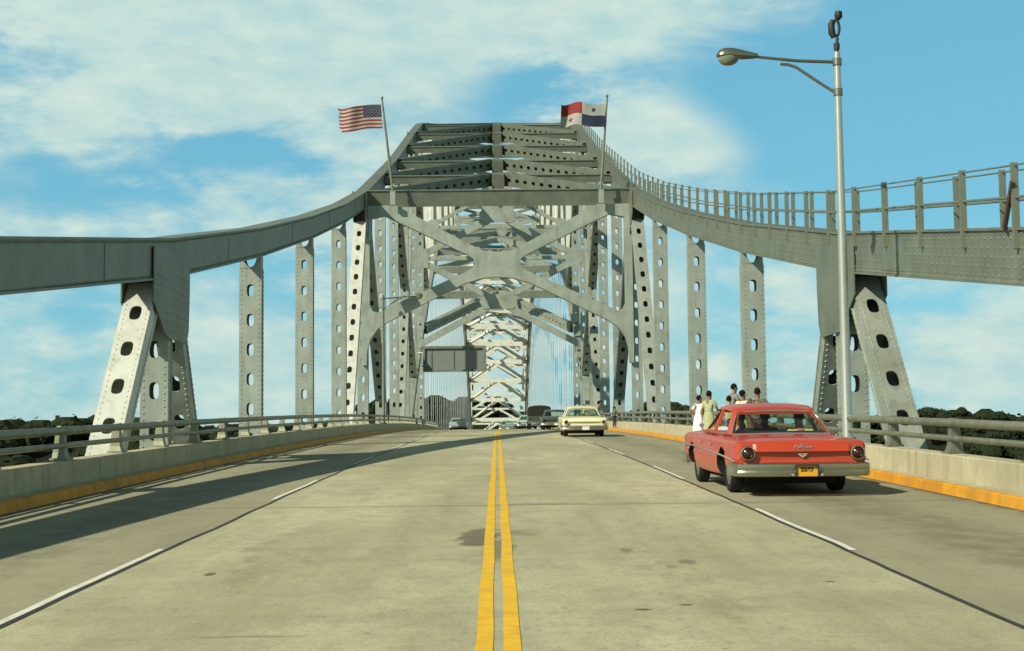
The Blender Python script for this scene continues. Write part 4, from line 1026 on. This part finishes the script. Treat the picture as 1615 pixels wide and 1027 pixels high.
person('person with black hair at the far rail, between the dark sedan and the cream car', pr(6.60, 147, KT), FE, 1.74, 'skin1', 'cl_white', 'cl_navy', 'trousers', 'lean', group='people far along the parapet')
zc_ = zr(23.3)
person('driver in white sleeves, elbow on the sill of the red car', (4.32 - .40, 23.55, zc_ + .30), 0, 1.66, 'skin2', 'cl_white', 'cl_navy', 'trousers', ('sill', 'wheel'), seated=True, group='people inside the red car')
person('dark-haired passenger in the middle of the red car', (4.32 - .02, 23.50, zc_ + .29), 0, 1.70, 'skin1', 'cl_dark', 'cl_navy', 'trousers', 'down', seated=True, group='people inside the red car')
person('passenger in cream shirt at the right of the red car', (4.32 + .38, 22.75, zc_ + .28), 0, 1.70, 'skin2', 'cl_cream', 'cl_khaki', 'trousers', 'down', seated=True, group='people inside the red car')
# ------------------------------------------------------------------ water, hills and woods
b = MB(); b.face([(-30000, -30000, -61), (30000, -30000, -61), (30000, 40000, -61), (-30000, 40000, -61)])
tag(b.build('water', 'water'), kind='structure')
random.seed(7)
def hill(name, pts, y0, depth, front, seed, tree=9.0, dens=1.0, leaf=1.5, haze=0):
    """pts: skyline (x, z) of the tree tops at distance y0; the ground falls from there to the water in front and behind."""
    xs = [p[0] for p in pts]
    def zs(x):
        if x <= xs[0]: return pts[0][1]
        for (a, za), (c, zc) in zip(pts, pts[1:]):
            if x <= c:
                f = (x - a) / (c - a); f = f * f * (3 - 2 * f); return za + (zc - za) * f
        return pts[-1][1]
    def gz(x, y):
        zt_ = zs(x) - tree * .8
        if y > y0: f = min(1, (y - y0) / depth)
        else: f = min(1, (y0 - y) / front)
        f = f * f * (3 - 2 * f)
        return -63 + (zt_ + 63) * (1 - f) + 4 * noise.noise(Vector((x * .02 + seed, y * .02, 0))) * (1 - f)
    b = MB(); nx, ny = 60, 24; X = [xs[0] + (xs[-1] - xs[0]) * i / nx for i in range(nx + 1)]; Y = [y0 - front + (front + depth) * j / ny for j in range(ny + 1)]
    V = [(x, y, gz(x, y)) for y in Y for x in X]
    b.add(V, [(j * (nx + 1) + i, j * (nx + 1) + i + 1, (j + 1) * (nx + 1) + i + 1, (j + 1) * (nx + 1) + i) for j in range(ny) for i in range(nx)])
    tag(b.build('hill', 'hill', smooth=80), kind='structure')
    c = MB(); rng = random.Random(seed); span = xs[-1] - xs[0]
    nt_ = int(span / (tree * .55) * 7 * dens)
    for k in range(nt_):
        x = xs[0] + span * rng.random()
        y = y0 + rng.random() * (-front * .5) if k % 4 else y0 + rng.uniform(-.02, .1) * depth
        z = gz(x, y); hh = tree * rng.uniform(.75, 1.1); r = hh * rng.uniform(.6, .95)
        cen = Vector((x, y, z + hh * .55)); nl = 170 if k % 4 == 0 else 60
        for q in range(nl):
            d = Vector((rng.gauss(0, 1), rng.gauss(0, 1), rng.gauss(0, 1))).normalized()
            lump = .75 + .35 * noise.noise(d * 2.2 + Vector((k, 0, 0)))
            p = cen + Vector((d.x * r, d.y * r, d.z * hh * .5)) * lump * rng.uniform(.72, .95)
            nn = (d + Vector((rng.uniform(-.6, .6), rng.uniform(-.6, .6), rng.uniform(-.3, .8)))).normalized(); a = nn.orthogonal().normalized(); bb = nn.cross(a); s_ = leaf * rng.uniform(.4, .9) * (.42 if k % 4 == 0 else .7)
            c.face([p + a * s_, p + bb * s_ * .8, p - a * s_ * .9, p - bb * s_], 1 if rng.random() < .3 else 0)
        for q in range(1):
            oc = [cen + Vector((r * .66 * math.sin(a_) * math.cos(o_), r * .66 * math.sin(a_) * math.sin(o_), hh * .36 * math.cos(a_))) for a_ in (.5, 1.1, 1.7, 2.4) for o_ in (0, 1.05, 2.09, 3.14, 4.19, 5.24)]
            c.loft([oc[q_ * 6:q_ * 6 + 6] for q_ in range(4)], 0)
    tag(c.build(name, ['leaf', 'leaf2'], smooth=None), kind='stuff')
hill('woods', [(-420, 14), (-170, 11), (-118, 7.6), (-106, 8.6), (-98, 7.6), (-90, 9.0), (-78, 7.0), (-62, 3), (-44, -6)], 330, 160, 240, 3, 6.5, 1.0, 1.2)
hill('woods', [(-420, 6), (-230, 10), (-150, 11), (-100, 13), (-66, 25), (-48, 27), (-28, 26), (-8, 27), (20, 15), (60, 6), (90, -10)], 900, 260, 420, 11, 9, .6, 2.2)
hill('woods', [(30, -8), (58, 10), (76, 17), (86, 17.5), (95, 14), (104, 9), (122, 6), (170, 5), (230, 2)], 700, 200, 300, 17, 7.5, .8, 1.8)
hill('woods', [(90, -6), (130, 3), (158, 8), (172, 10.5), (180, 10.3), (186, 12), (191, 12.2), (198, 9.5), (207, 6.5), (222, 5.2), (300, 6), (420, 9)], 600, 200, 380, 23, 7, .9, 1.6)
